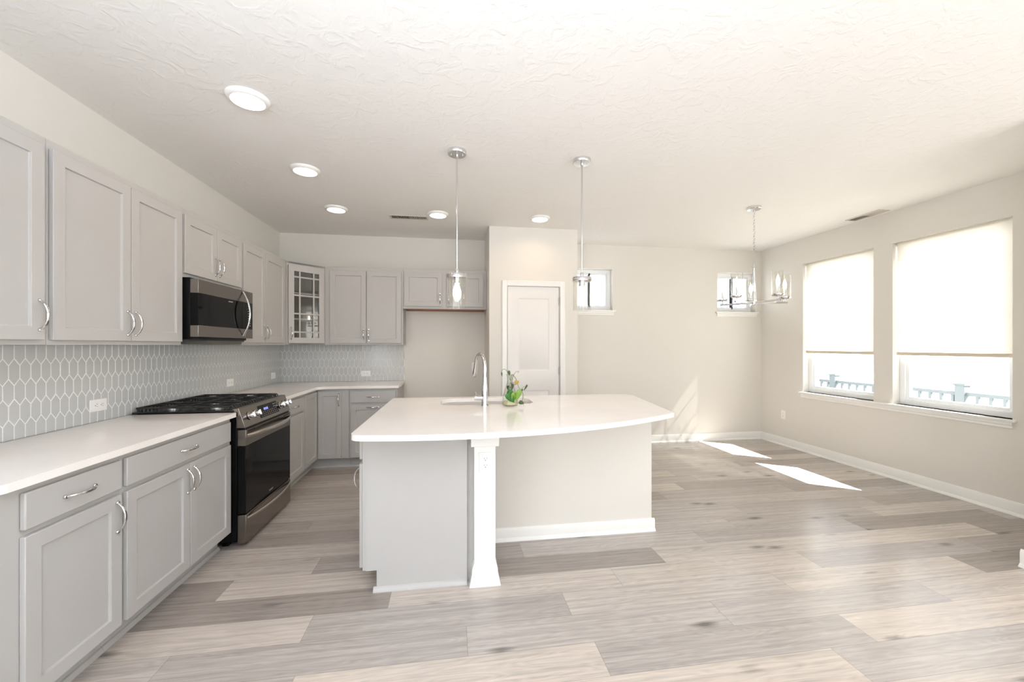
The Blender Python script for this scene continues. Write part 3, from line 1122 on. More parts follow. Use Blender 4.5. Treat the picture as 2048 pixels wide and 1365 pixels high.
def fillet(poly, radii, n=8):
    out = []
    N = len(poly)
    for i in range(N):
        p0, p, p1 = Vector(poly[i - 1]), Vector(poly[i]), Vector(poly[(i + 1) % N])
        r = radii.get(i, 0) if isinstance(radii, dict) else radii
        if r <= 0:
            out.append(tuple(p))
            continue
        a, b2 = (p0 - p).normalized(), (p1 - p).normalized()
        ang = a.angle(b2)
        d = r / math.tan(ang / 2)
        c = p + (a + b2).normalized() * (r / math.sin(ang / 2))
        s, e = p + a * d, p + b2 * d
        a0 = math.atan2(s.y - c.y, s.x - c.x)
        a1 = math.atan2(e.y - c.y, e.x - c.x)
        da = (a1 - a0 + PI) % (2 * PI) - PI
        for k in range(n + 1):
            q = a0 + da * k / n
            out.append((c.x + r * math.cos(q), c.y + r * math.sin(q)))
    return out


def slab(name, outline, z0, z1, material, holes=(), bevel=0.004, parent=None):
    bm = bmesh.new()
    def loop(pts):
        vs = [bm.verts.new((p[0], p[1], z1)) for p in pts]
        return [bm.edges.new((vs[i], vs[(i + 1) % len(vs)])) for i in range(len(vs))]
    es = loop(outline)
    for h in holes:
        es += loop(h)
    bmesh.ops.triangle_fill(bm, edges=es, use_beauty=True, use_dissolve=False)
    r = bmesh.ops.extrude_face_region(bm, geom=list(bm.faces))
    vs = [g for g in r['geom'] if isinstance(g, bmesh.types.BMVert)]
    bmesh.ops.translate(bm, verts=vs, vec=(0, 0, z0 - z1))
    bmesh.ops.recalc_face_normals(bm, faces=bm.faces)
    me = bpy.data.meshes.new(name)
    bm.to_mesh(me)
    bm.free()
    me.shade_smooth()
    me.set_sharp_from_angle(angle=math.radians(35))
    me.materials.append(material)
    o = bpy.data.objects.new(name, me)
    col.objects.link(o)
    o.parent = parent
    if bevel:
        b = o.modifiers.new('bevel', 'BEVEL')
        b.width = bevel
        b.segments = 3
        b.limit_method = 'ANGLE'
        b.angle_limit = math.radians(60)
    return o


CE = XL + 0.648
ct = slab('countertop', fillet([(XL + 0.011, 1.515), (CE, 1.515), (CE, 2.947), (XL + 0.011, 2.947)], {1: 0.028}), CT, 0.914, M_quartz)
tag(ct, 'white quartz worktop nearest the camera, left of the range', 'worktop', 'white quartz worktops')
YE = YB - 0.648
ct = slab('countertop', fillet([(XL + 0.011, 3.748), (CE, 3.748), (CE, YE), (-0.590, YE), (-0.590, YB - 0.011), (XL + 0.011, YB - 0.011)], {2: 0.09}), CT, 0.914, M_quartz)
tag(ct, 'white quartz corner worktop between the range and the fridge space', 'worktop', 'white quartz worktops')

# ------------------------------------------------------------------ picket tile backsplash


def clip(poly, x0, x1, y0, y1):
    for ax, lim, sgn in ((0, x0, 1), (0, x1, -1), (1, y0, 1), (1, y1, -1)):
        out = []
        for i in range(len(poly)):
            p, q = poly[i - 1], poly[i]
            pi, qi = sgn * (p[ax] - lim) >= 0, sgn * (q[ax] - lim) >= 0
            if pi != qi:
                t_ = (lim - p[ax]) / (q[ax] - p[ax])
                out.append((p[0] + (q[0] - p[0]) * t_, p[1] + (q[1] - p[1]) * t_))
            if qi:
                out.append(q)
        poly = out
        if len(poly) < 3:
            return None
    return poly


def backsplash(label, regions, phase, to3):
    w, pitch, tip, g = 0.0508, 0.0965, 0.031, 0.0023
    hh = (pitch + tip) / 2 - g * 1.2
    tm, gm = MB(), MB()
    u0, u1 = min(q[0] for q in regions), max(q[1] for q in regions)
    z0, z1 = min(q[2] for q in regions), max(q[3] for q in regions)
    z = 0.996 - pitch / 2 - pitch
    r = 0
    while z - hh < z1:
        u = phase + (w / 2 if r % 2 else 0) + math.floor((u0 - phase) / w - 1) * w
        while u - w / 2 < u1:
            a = w / 2 - g
            s = hh - tip + g * 0.4
            poly = [(u - a, z - s), (u, z - hh), (u + a, z - s), (u + a, z + s), (u, z + hh), (u - a, z + s)]
            for q in regions:
                c = clip(poly, *q)
                if not c:
                    continue
                n = len(c)
                cu, cz = sum(p[0] for p in c) / n, sum(p[1] for p in c) / n
                ins = [(cu + (p[0] - cu) * 0.955, cz + (p[1] - cz) * 0.98) for p in c]
                vs = [to3(p[0], 0.0045, p[1]) for p in c] + [to3(p[0], 0.0085, p[1]) for p in c] + [to3(p[0], 0.0095, p[1]) for p in ins]
                fs = [(i, (i + 1) % n, n + (i + 1) % n, n + i) for i in range(n)] + [(n + i, n + (i + 1) % n, 2 * n + (i + 1) % n, 2 * n + i) for i in range(n)]
                fs.append(tuple(range(2 * n, 3 * n)))
                tm.add(vs, fs)
            u += w
        z += pitch
        r += 1
    for q in regions:
        P = [to3(u, d, zz) for d in (0.0005, 0.0075) for (u, zz) in ((q[0], q[2]), (q[1], q[2]), (q[1], q[3]), (q[0], q[3]))]
        gm.add(P, [(0, 1, 2, 3), (4, 5, 6, 7), (0, 1, 5, 4), (1, 2, 6, 5), (2, 3, 7, 6), (3, 0, 4, 7)])
    t = thing('tile_backsplash', label, 'backsplash', to3((u0 + u1) / 2, 0, z0), 0, 'picket tile backsplashes')
    for o in (gm.build('grout', M_grout, smooth=False), tm.build('picket_tiles', M_tile, smooth=False)):
        o.parent = t
        o.matrix_parent_inverse = Matrix.Translation(t.location).inverted()
    return t


backsplash('grey picket tile backsplash along the range wall', [(1.30, YB - 0.0005, 0.915, 1.367), (2.965, 3.723, 1.367, 1.82)], 2.258, lambda u, d, z: (XL + d, u, z))
backsplash('grey picket tile backsplash on the back wall left of the fridge space', [(XL + 0.0095, -0.598, 0.915, 1.367)], -1.819, lambda u, d, z: (u, YB - d, z))

# ------------------------------------------------------------------ outlets


def outlet(label, loc, rz, horizontal=False, kind='duplex', group='white outlet plates'):
    t = thing('wall_outlet', label, 'outlet', loc, rz, group)
    R = Matrix.Rotation(PI / 2, 4, 'Y') if horizontal else Matrix.Identity(4)
    a = MB()
    a.box(-0.036, 0.036, -0.006, 0, -0.058, 0.058)
    pl = MB().add(a.v, a.f, R).build('cover_plate', M_plastic, t, bevel=0.003)
    if kind == 'duplex':
        for s in (-1, 1):
            c = MB()
            c.box(-0.0165, 0.0165, -0.0078, -0.005, s * 0.0195 - 0.0135, s * 0.0195 + 0.0135)
            rc = MB().add(c.v, c.f, R).build('receptacle', M_plastic, t, bevel=0.003)
            d = MB()
            d.box(-0.0075, -0.0055, -0.0084, -0.006, s * 0.0195 + 0.001, s * 0.0195 + 0.009)
            d.box(0.0055, 0.0075, -0.0084, -0.006, s * 0.0195 + 0.002, s * 0.0195 + 0.009)
            d.lathe([(0.0026, 0), (0.0026, 0.0024)], M=Matrix.Translation((0, -0.006, s * 0.0195 - 0.006)) @ Matrix.Rotation(PI / 2, 4, 'X'), n=10)
            MB().add(d.v, d.f, R).build('slots', M_slot, rc)
    else:
        c = MB().box(-0.016, 0.016, -0.010, -0.005, -0.033, 0.033)
        MB().add(c.v, c.f, R).build('rocker', M_plastic, t, bevel=0.003)
    return t


outlet('sideways white outlet on the tile nearest the camera', (XL + 0.010, 2.715, 1.013), R90, True)
outlet('sideways white outlet on the tile just behind the range', (XL + 0.010, 4.146, 1.014), R90, True)
outlet('small white plate on the tile close to the corner', (XL + 0.010, 5.07, 1.010), R90, True, 'rocker')
outlet('sideways white outlet on the back wall tile', (-1.068, YB - 0.010, 1.010), 0, True)
outlet('upright white outlet inside the empty fridge space', (0.293, YB - 0.0005, 1.083), 0)
outlet('upright white outlet on the white island post', (0.190, 2.2995, 0.697), 0)
outlet('upright white outlet low on the wall under the tall windows', (XR - 0.0005, 4.883, 0.417), -R90)

# ------------------------------------------------------------------ range
RY0, RY1 = 2.958, 3.722
RW_ = RY1 - RY0
t = thing('gas_range', 'stainless slide-in gas range with black oven door and iron grates', 'range', (XL + 0.02, RY0, 0))
bx0 = 0.0
body = MB()
body.box(0.0, 0.625, 0.006, RW_ - 0.006, 0.035, 0.90)
for y in (0.03, RW_ - 0.07):
    body.box(0.04, 0.08, y, y + 0.04, 0, 0.036).box(0.52, 0.56, y, y + 0.04, 0, 0.036)
body.box(0.18, 0.20, 0.0, 0.006, 0.06, 0.88).box(0.600, 0.625, -0.001, 0.006, 0.05, 0.90)
body.build('body', M_blackbody, t, bevel=0.002)
MB().box(0.0, 0.612, -0.004, RW_ + 0.004, 0.9155, 0.929).build('cooktop', M_black, t, bevel=0.005)
MB().box(0.02, 0.592, 0.01, RW_ - 0.01, 0.899, 0.9165).build('cooktop_pan', M_blackbody, t)
# control panel with sloping face
fx = 0.680
pan = [(0.600, 0.940), (0.637, 0.940), (fx, 0.806), (0.62, 0.806)]
panel = MB().prism(pan, 'y', -0.001, RW_ + 0.001).build('control_panel', M_steel, t, bevel=0.003)
slope = Vector((fx - 0.637, 0, 0.806 - 0.940)).normalized()
nrm = Vector((-slope.z, 0, slope.x))
if nrm.x < 0:
    nrm = -nrm
mid = Vector(((fx + 0.637) / 2, 0, 0.873))


def on_slope(y, dn=0.0, ds=0.0):
    return mid + Vector((0, y, 0)) + nrm * dn + slope * ds


Mk = Matrix.Identity(4)
zq = nrm
yq = Vector((0, 1, 0))
xq = yq.cross(zq)


def slope_M(y, dn=0.0, ds=0.0):
    o = on_slope(y, dn, ds)
    return Matrix(((xq.x, yq.x, zq.x, o.x), (xq.y, yq.y, zq.y, o.y), (xq.z, yq.z, zq.z, o.z), (0, 0, 0, 1)))


disp = MB().box(-0.046, 0.046, -0.155, 0.155, 0, 0.0015, slope_M(0.40, 0.0002)).build('display', M_blackglass, panel)
dg = MB()
for k, yy in enumerate((-0.035, -0.018, 0.002, 0.019)):
    dg.box(-0.022, -0.004, yy, yy + 0.011, 0.0015, 0.002, slope_M(0.36, 0.0002))
dg.build('digits', M_display, panel)
kp = MB()
for i in range(9):
    for j in range(3):
        kp.box(0.006 + j * 0.014, 0.009 + j * 0.014, -0.13 + i * 0.031, -0.121 + i * 0.031, 0.0015, 0.0019, slope_M(0.40, 0.0002))
for i in range(3):
    for j in range(2):
        kp.box(-0.03 + j * 0.018, -0.026 + j * 0.018, 0.085 + i * 0.022, 0.097 + i * 0.022, 0.0015, 0.0019, slope_M(0.40, 0.0002))
kp.build('keypad_marks', M_print, panel)
for y in (0.095, 0.185, 0.60, 0.672, 0.735):
    k = MB()
    k.lathe([(0.027, 0), (0.027, 0.006), (0.021, 0.008), (0.0205, 0.016), (0.0195, 0.034), (0.017, 0.037)], M=slope_M(y, 0.0), n=28)
    kn = k.build('knob', M_chrome, t)
    MB().box(-0.021, 0.021, -0.004, 0.004, 0.03, 0.044, slope_M(y)).build('grip', M_nickel, kn, bevel=0.002)
    MB().lathe([(0.0285, 0), (0.0285, 0.004)], M=slope_M(y, 0.0), n=28).build('skirt', M_black, kn)
# oven door
dr = MB().box(0.628, fx, 0.004, RW_ - 0.004, 0.222, 0.682).build('oven_door', M_blackglass, t, bevel=0.003)
MB().box(0.628, fx + 0.002, 0.003, RW_ - 0.003, 0.683, 0.792).build('door_rail', M_steel, dr, bevel=0.003)
MB().box(0.625, fx - 0.008, 0.01, RW_ - 0.01, 0.793, 0.805).build('vent_slot', M_blackbody, t)
for a, b2 in ((0.03, 0.13), (0.25, 0.36), (0.43, 0.54), (0.62, 0.73)):
    MB().box(fx + 0.0015, fx + 0.0028, a, b2, 0.776, 0.785).build('vent_opening', M_blackbody, dr)


def bowed(mb, y0, y1, z, x0, bulge, hgt=0.016, th=0.006, n=24):
    pts, rs = [], []
    for i in range(n + 1):
        q = -1 + 2 * i / n
        pts.append((x0 + bulge * (1 - abs(q) ** 2.2), y0 + (y1 - y0) * i / n, z))
        rs.append(hgt * (0.75 + 0.25 * (1 - q * q)))
    return mb.tube(pts, rs, 12, up=(0, 0, 1), flat=th / hgt)


bowed(MB(), 0.012, RW_ - 0.012, 0.752, fx + 0.004, 0.052, 0.015, 0.009).build('oven_handle', M_handle, dr)
dw = MB().box(0.628, fx + 0.002, 0.003, RW_ - 0.003, 0.022, 0.216).build('warming_drawer', M_steel, t, bevel=0.003)
bowed(MB(), 0.014, RW_ - 0.014, 0.190, fx + 0.002, 0.040, 0.011, 0.009).build('drawer_handle', M_handle, dw)
# grates: three cast iron sections with fingers, and burners under them
gz = 0.957
for s in range(3):
    a = 0.012 + s * (RW_ - 0.024) / 3
    b2 = a + (RW_ - 0.024) / 3 - 0.006
    g = MB()
    for (p, q) in (((0.02, a), (0.02, b2)), ((0.572, a), (0.572, b2))):
        g.box(p[0] - 0.007, p[0] + 0.007, a, b2, gz - 0.012, gz)
    for y in (a, b2 - 0.013):
        g.box(0.02, 0.572, y, y + 0.013, gz - 0.012, gz)
    g.box(0.289, 0.303, a, b2, gz - 0.012, gz)
    m_ = (a + b2) / 2
    for cx in (0.155, 0.437):
        g.box(cx - 0.13, cx - 0.035, m_ - 0.005, m_ + 0.005, gz - 0.012, gz + 0.001)
        g.box(cx + 0.035, cx + 0.13, m_ - 0.005, m_ + 0.005, gz - 0.012, gz + 0.001)
        for sg in (-1, 1):
            g.box(cx - 0.005, cx + 0.005, m_ + sg * 0.035, m_ + sg * (b2 - a) / 2, gz - 0.012, gz + 0.001)
    for i in range(7):
        y = a + 0.012 + i * (b2 - a - 0.03) / 6
        g.prism([(0.572, gz), (0.592, gz - 0.006), (0.598, gz - 0.027), (0.590, gz - 0.027), (0.584, gz - 0.012), (0.572, gz - 0.012)], 'y', y, y + 0.008)
        g.box(0.012, 0.02, y, y + 0.008, gz - 0.03, gz - 0.002)
    for x in (0.022, 0.56):
        for y in (a, b2 - 0.014):
            g.box(x, x + 0.012, y, y + 0.012, 0.929, gz - 0.010)
    g.build('grate', M_iron, t, bevel=0.0025)
for (x, y, r) in ((0.155, 0.14, 0.036), (0.437, 0.14, 0.046), (0.155, RW_ - 0.14, 0.036), (0.437, RW_ - 0.14, 0.046), (0.296, RW_ / 2, 0.05)):
    bb = MB().lathe([(r * 1.15, 0), (r * 1.15, 0.005), (r * 0.95, 0.008), (r * 0.95, 0.014)], (x, y, 0.929), 28).build('burner', M_nickel, t)
    MB().lathe([(r, 0), (r, 0.005), (r * 0.9, 0.007)], (x, y, 0.943), 28).build('burner_cap', M_iron, bb)


def text_mesh(name, s, size, material, parent, M):
    cu = bpy.data.curves.new(name, 'FONT')
    cu.body = s
    cu.size = size
    cu.extrude = 0.0002
    cu.align_x = 'CENTER'
    cu.resolution_u = 2
    tmp = bpy.data.objects.new(name, cu)
    col.objects.link(tmp)
    dg_ = bpy.context.evaluated_depsgraph_get()
    me = bpy.data.meshes.new_from_object(tmp.evaluated_get(dg_))
    bpy.data.objects.remove(tmp)
    me.transform(M)
    me.materials.clear()
    me.materials.append(material)
    o = bpy.data.objects.new(name, me)
    col.objects.link(o)
    o.parent = parent
    return o


# lettering faces +x: text x -> +y, text y -> +z
FX = Matrix(((0, 0, 1, 0), (1, 0, 0, 0), (0, 1, 0, 0), (0, 0, 0, 1)))
text_mesh('maker_mark', 'FRIGIDAIRE', 0.013, M_print, dr, Matrix.Translation((fx + 0.0006, 0.39, 0.252)) @ FX)

# ------------------------------------------------------------------ microwave
MY0 = 2.966
t = thing('microwave', 'stainless over-the-range microwave with black glass and a bow handle', 'microwave', (XL + 0.011, MY0, 1.395))
mw = 0.742
mf = 0.395                    # front face
body = MB().box(0, mf - 0.05, 0, mw, 0.012, 0.425)
body.build('body', M_blackbody, t, bevel=0.002)
dw_ = 0.620
dr = MB().box(mf - 0.049, mf, 0.001, dw_, 0.105, 0.322).build('door_glass', M_blackglass, t, bevel=0.001)
rl = MB().box(mf - 0.049, mf + 0.001, 0.0, dw_, 0.322, 0.415).build('upper_rail', M_steel, t, bevel=0.002)
rl2 = MB().box(mf - 0.049, mf + 0.001, 0.0, dw_, 0.028, 0.105).build('lower_rail', M_steel, t, bevel=0.002)
cp_ = MB().box(mf - 0.049, mf, dw_ + 0.002, mw, 0.105, 0.322).build('control_panel', M_blackglass, t, bevel=0.001)
MB().box(mf - 0.049, mf + 0.001, dw_ + 0.002, mw, 0.322, 0.415).build('panel_top_trim', M_steel, t, bevel=0.002)
MB().box(mf - 0.049, mf + 0.001, dw_ + 0.002, mw, 0.028, 0.105).build('panel_bottom_trim', M_steel, t, bevel=0.002)
km = MB()
for j in range(9):
    for i in range(2):
        km.box(mf, mf + 0.0006, dw_ + 0.045 + i * 0.028, dw_ + 0.055 + i * 0.028, 0.13 + j * 0.020, 0.136 + j * 0.020)
km.build('keypad_marks', M_print, cp_)
hpts, hr = [], []
for i in range(25):
    q = -1 + 2 * i / 24
    hpts.append((mf + 0.004 + 0.052 * (1 - abs(q) ** 2.0), 0.575, 0.225 + q * 0.178))
    hr.append(0.0085)
MB().tube(hpts, hr, 10, up=(0, 1, 0), flat=0.8).build('handle', M_chrome, t)
text_mesh('maker_mark', 'FRIGIDAIRE', 0.012, M_print, dr, Matrix.Translation((mf + 0.0003, 0.40, 0.300)) @ FX)
MB().box(0.10, 0.33, 0.22, 0.70, -0.022, 0.012).build('vent_housing', M_cabin, t, bevel=0.003)
MB().box(0.01, mf - 0.06, 0.01, mw - 0.01, 0.005, 0.013).build('underside_plate', M_dark, t)

# ------------------------------------------------------------------ island
IX0 = -0.470
PY = 2.330
# end cabinet, faces the range side (-x): local x -> -y
icab = cabinet('island_cabinet', 'pale grey island end cabinet with its door facing the range', (-0.490, 2.925, 0), -R90, 2.925 - PY, 0.5755, 0, CT,
               [('drawer', 0.02, 0.580, 0.728, 0.857, (0.30, 0.792, False)), ('door', 0.02, 0.580, 0.123, 0.705, (0.548, 0.612, True))], toe=True, shoe=False)
for ch in icab.children:
    if ch.name.startswith('carcass'):
        cc = ch
# applied end panel with its base moulding
ep = MB()
ep.prism([(-0.472, 0.114), (-0.412, 0.114), (-0.412, 0.0), (0.086, 0.0), (0.086, CT), (-0.472, CT)], 'y', PY - 0.006, PY - 0.0005)
e1 = ep.build('end_panel', M_cab)
em = MB().prism([(PY - 0.006, 0), (PY - 0.026, 0), (PY - 0.026, 0.006), (PY - 0.014, 0.022), (PY - 0.006, 0.026)], 'x', -0.43, 0.086)
e2 = em.build('base_moulding', M_cab)
for o in (e1, e2):
    o.parent = icab
    o.matrix_parent_inverse = (Matrix.Translation(icab.location) @ Matrix.Rotation(-R90, 4, 'Z')).inverted()
cabinet('island_sink_cabinet', 'long grey sink cabinet hidden behind the island knee wall', (1.440, 3.530, 0), PI, 1.440 + 0.46, 0.600, 0, CT,
        [('door', 0.02, 0.44, 0.123, 0.857, (0.41, 0.765, True)), ('door', 0.50, 0.92, 0.123, 0.857, (0.89, 0.765, True)),
         ('door', 0.925, 1.345, 0.123, 0.857, (0.955, 0.765, True)), ('drawer', 1.40, 1.88, 0.728, 0.857, (1.64, 0.792, False)), ('door', 1.40, 1.88, 0.123, 0.705)], toe=True)
kw = thing('island_knee_wall', 'greige island wall under the overhanging worktop', 'island wall', (0.09, 2.79, 0))
MB().box(0, 1.37, 0, 0.128, 0, CT).build('panel', M_wall, kw, smooth=False)
o = baseboard('baseboard', '', 0.04, 0.0, 1.390, 0.0, 0, -1, h=0.09, parent=kw)
o = baseboard('baseboard', '', 1.37, 0.0, 1.37, 0.128, 1, 0, h=0.09, parent=kw)
MB().prism([(0, 0.86), (-0.012, 0.868), (-0.012, CT), (0, CT)], 'x', 0.0, 1.37).build('cove_trim', M_trim, kw)

pt = thing('island_post', 'square white support post at the island corner', 'post', (0.187, 2.361, 0))
MB().box(-0.061, 0.061, -0.061, 0.061, 0, CT - 0.0005).build('shaft', M_trim, pt, bevel=0.002)

MB().box(-0.1005, -0.0605, -0.011, 0.003, 0.0, CT - 0.0005).build('filler_strip', M_cab, pt)


def frustum_ring(mb, r0, r1, z0, z1):
    vs = [(-r0, -r0, z0), (r0, -r0, z0), (r0, r0, z0), (-r0, r0, z0), (-r1, -r1, z1), (r1, -r1, z1), (r1, r1, z1), (-r1, r1, z1)]
    mb.add(vs, [(0, 3, 2, 1), (4, 5, 6, 7), (0, 1, 5, 4), (1, 2, 6, 5), (2, 3, 7, 6), (3, 0, 4, 7)])


b = MB()
frustum_ring(b, 0.089, 0.087, 0, 0.006)
frustum_ring(b, 0.087, 0.074, 0.006, 0.066)
frustum_ring(b, 0.074, 0.073, 0.066, 0.092)
frustum_ring(b, 0.073, 0.063, 0.092, 0.118)
b.build('plinth', M_trim, pt)
MB().box(-0.080, 0.080, -0.080, 0.080, 0.790, CT - 0.0005).build('cap', M_trim, pt, bevel=0.002)

# island top with a bowed seating edge and the sink cut-out
RC = 2.74
arc = []
for i in range(0, 25):
    x = -0.512 + (1.478 + 0.512) * i / 24
    arc.append((x, 2.072 + RC - math.sqrt(RC * RC - (x + 0.01) ** 2)))
outline = arc + [(1.622, 3.47), (1.56, 3.545), (-0.495, 3.553)]
N_ = len(outline)
outline = fillet(outline, {0: 0.065, 24: 0.018, 25: 0.05, 26: 0.12, 27: 0.03})
sx0, sx1, sy0, sy1 = -0.085, 0.640, 3.062, 3.452
hole = fillet([(sx0, sy0), (sx1, sy0), (sx1, sy1), (sx0, sy1)], {0: 0.09, 1: 0.09, 2: 0.13, 3: 0.13})
ct = slab('island_worktop', outline, CT, 0.914, M_quartz, [hole], bevel=0.005)
tag(ct, 'white quartz island worktop with a bowed seating edge', 'worktop', 'white quartz worktops')

sk = thing('sink', 'undermount stainless sink set in the island worktop', 'sink', ((sx0 + sx1) / 2, (sy0 + sy1) / 2, 0.70))
def inset(pl, k):
    cx_, cy_ = (sx0 + sx1) / 2, (sy0 + sy1) / 2
    return [(p[0] - cx_ - math.copysign(min(k, abs(p[0] - cx_)), p[0] - cx_), p[1] - cy_ - math.copysign(min(k, abs(p[1] - cy_)), p[1] - cy_)) for p in pl]
L0, L1, L2, L3 = inset(hole, -0.02), inset(hole, 0.001), inset(hole, 0.014), inset(hole, 0.04)
n = len(hole)
vs, fs = [], []
for lp, z in ((L0, 0.1835), (L1, 0.1835), (L2, 0.03), (L3, 0.005)):
    vs += [(p[0], p[1], z) for p in lp]
for k in range(3):
    for i in range(n):
        j = (i + 1) % n
        fs.append((k * n + i, k * n + j, (k + 1) * n + j, (k + 1) * n + i))
fs.append(tuple(range(3 * n, 4 * n)))
bs = MB().add(vs, fs).build('basin', M_sinksteel, sk)
MB().lathe([(0.045, 0), (0.045, 0.004), (0.03, 0.005)], (0, 0.02, 0.0055), 24).build('drain', M_chrome, sk)

# faucet
fc = thing('faucet', 'chrome gooseneck pull-down faucet at the sink edge', 'faucet', (0.243, 3.003, 0.914))
fb = MB()
fb.lathe([(0.027, 0), (0.027, 0.006), (0.024, 0.012), (0.0235, 0.075), (0.022, 0.12), (0.0165, 0.175), (0.0150, 0.215)], n=28)
fb.build('body', M_chrome, fc)
d2 = Vector((-0.28, 0.96, 0)).normalized()
pts = [Vector((0, 0, 0.213)), Vector((0, 0, 0.25)), Vector((0, 0, 0.285))]
R_ = 0.098
for i in range(1, 15):
    a = PI - i * (PI * 0.93) / 14
    pts.append(Vector((0, 0, 0.285)) + d2 * (R_ + R_ * math.cos(a)) + Vector((0, 0, R_ * math.sin(a) * 1.02)))
MB().tube(pts, 0.0135, 14, up=(1, 0, 0)).build('gooseneck', M_chrome, fc)
end = pts[-1]
dirn = (pts[-1] - pts[-2]).normalized()
MB().tube([end - dirn * 0.002, end + dirn * 0.03, end + dirn * 0.075, end + dirn * 0.105, end + dirn * 0.112], [0.0145, 0.0155, 0.0185, 0.020, 0.017], 16, up=(1, 0, 0)).build('spray_head', M_chrome, fc)
hd = MB()
Mh = Matrix.Translation((0, 0, 0.060)) @ Matrix.Rotation(-PI / 2, 4, 'Y')
hd.lathe([(0.018, 0.0), (0.018, 0.05), (0.0185, 0.052), (0.0185, 0.074), (0.015, 0.079)], M=Mh, n=24)
hn = hd.build('handle', M_chrome, fc)
MB().tube([(-0.064, 0, 0.076), (-0.066, 0.01, 0.09), (-0.070, 0.03, 0.104)], [0.006, 0.005, 0.004], 8).build('lever', M_chrome, hn)

# vase and pothos cutting
vz = thing('glass_vase', 'clear glass carafe vase beside the faucet', 'vase', (0.432, 2.985, 0.914))
outer = [(0.050, 0.0), (0.058, 0.004), (0.060, 0.015), (0.059, 0.04), (0.052, 0.085), (0.038, 0.130), (0.026, 0.165), (0.022, 0.190), (0.024, 0.212), (0.032, 0.235)]
MB().lathe(outer + [(r - 0.0025, z + 0.001) for r, z in reversed(outer[1:])], n=36, caps=False).lathe([(0.0005, 0.006), (0.05, 0.006)], n=36, caps=False).build('glass', M_vaseglass, vz)
MB().lathe([(0.049, 0.0075), (0.0562, 0.012), (0.0565, 0.032), (0.056, 0.034)], n=32).build('sandy_water', M_water, vz)
pp = thing('pothos_cutting', 'leafy green pothos cutting trailing out of the glass vase', 'plant', (0.432, 2.985, 0.922))


def P2(x, y, dy=0.0):
    """photo-like offsets in metres: x right, y up from vase base, dy depth."""
    return (x, dy, y)


def curve(pts, n=8):
    out = []
    pts = [Vector(p) for p in pts]
    for i in range(len(pts) - 1):
        p0, p1, p2, p3 = pts[max(i - 1, 0)], pts[i], pts[i + 1], pts[min(i + 2, len(pts) - 1)]
        for k in range(n):
            t_ = k / n
            out.append(0.5 * ((2 * p1) + (-p0 + p2) * t_ + (2 * p0 - 5 * p1 + 4 * p2 - p3) * t_ * t_ + (-p0 + 3 * p1 - 3 * p2 + p3) * t_ ** 3))
    out.append(pts[-1])
    return out


def stem(pts, r, m):
    c = curve(pts)
    return MB().tube(c, [r * (1 - 0.4 * i / len(c)) for i in range(len(c))], 6, up=(0.3, 1, 0.1)).build('stem', m, pp)


stem([P2(-0.01, 0.01), P2(-0.012, 0.09), P2(0.0, 0.16), P2(0.012, 0.22), P2(0.034, 0.205, -0.02), P2(0.048, 0.17, -0.04), P2(0.056, 0.135, -0.05), P2(0.083, 0.095, -0.06), P2(0.086, 0.055, -0.06), P2(0.068, 0.02, -0.06), P2(0.03, 0.02, -0.06)], 0.003, M_stem)
stem([P2(0.012, 0.01), P2(0.02, 0.08), P2(0.006, 0.15), P2(-0.004, 0.20), P2(-0.026, 0.252), P2(-0.044, 0.266), P2(-0.062, 0.258), P2(-0.064, 0.236)], 0.0022, M_stem)
stem([P2(0.0, 0.01, 0.01), P2(-0.02, 0.07, 0.01), P2(0.006, 0.13, 0.01), P2(0.018, 0.20, 0), P2(0.040, 0.243, -0.01), P2(0.062, 0.250, -0.02), P2(0.052, 0.236, -0.02)], 0.0022, M_brownstem)
stem([P2(0.074, 0.115, -0.055), P2(0.088, 0.135, -0.06), P2(0.105, 0.142, -0.06)], 0.0018, M_stem)
stem([P2(0.070, 0.022, -0.06), P2(0.085, 0.010, -0.062), P2(0.096, -0.005, -0.065)], 0.0012, M_brownstem)
stem([P2(0.022, 0.04, 0.0), P2(0.036, 0.08, 0.0), P2(0.030, 0.12, 0.0)], 0.0022, M_brownstem)


def leaf(c, length, width, tilt, yaw, m, roll=0.0):
    """heart-shaped leaf, base at origin, tip along +x, cupped."""
    M = Matrix.Translation(c) @ Matrix.Rotation(yaw, 4, 'Y') @ Matrix.Rotation(tilt, 4, 'X') @ Matrix.Rotation(roll, 4, 'X')
    prof = [(0.0, 0.0), (-0.08, 0.22), (0.02, 0.42), (0.2, 0.5), (0.4, 0.46), (0.6, 0.36), (0.8, 0.2), (0.93, 0.07), (1.0, 0.0)]
    vs, fs = [], []
    for x, h in prof:
        zc = -0.10 * (x - 0.4) ** 2
        vs += [(x * length, -h * width, (zc + 0.35 * h * h) * length), (max(x, 0.0) * length, 0, zc * length - 0.0004), (x * length, h * width, (zc + 0.35 * h * h) * length)]
    for i in range(len(prof) - 1):
        a = i * 3
        fs += [(a, a + 1, a + 4, a + 3), (a + 1, a + 2, a + 5, a + 4)]
    o = MB().add(vs, fs, M).build('leaf', m, pp)
    s = o.modifiers.new('thickness', 'SOLIDIFY')
    s.thickness = 0.0008
    return o


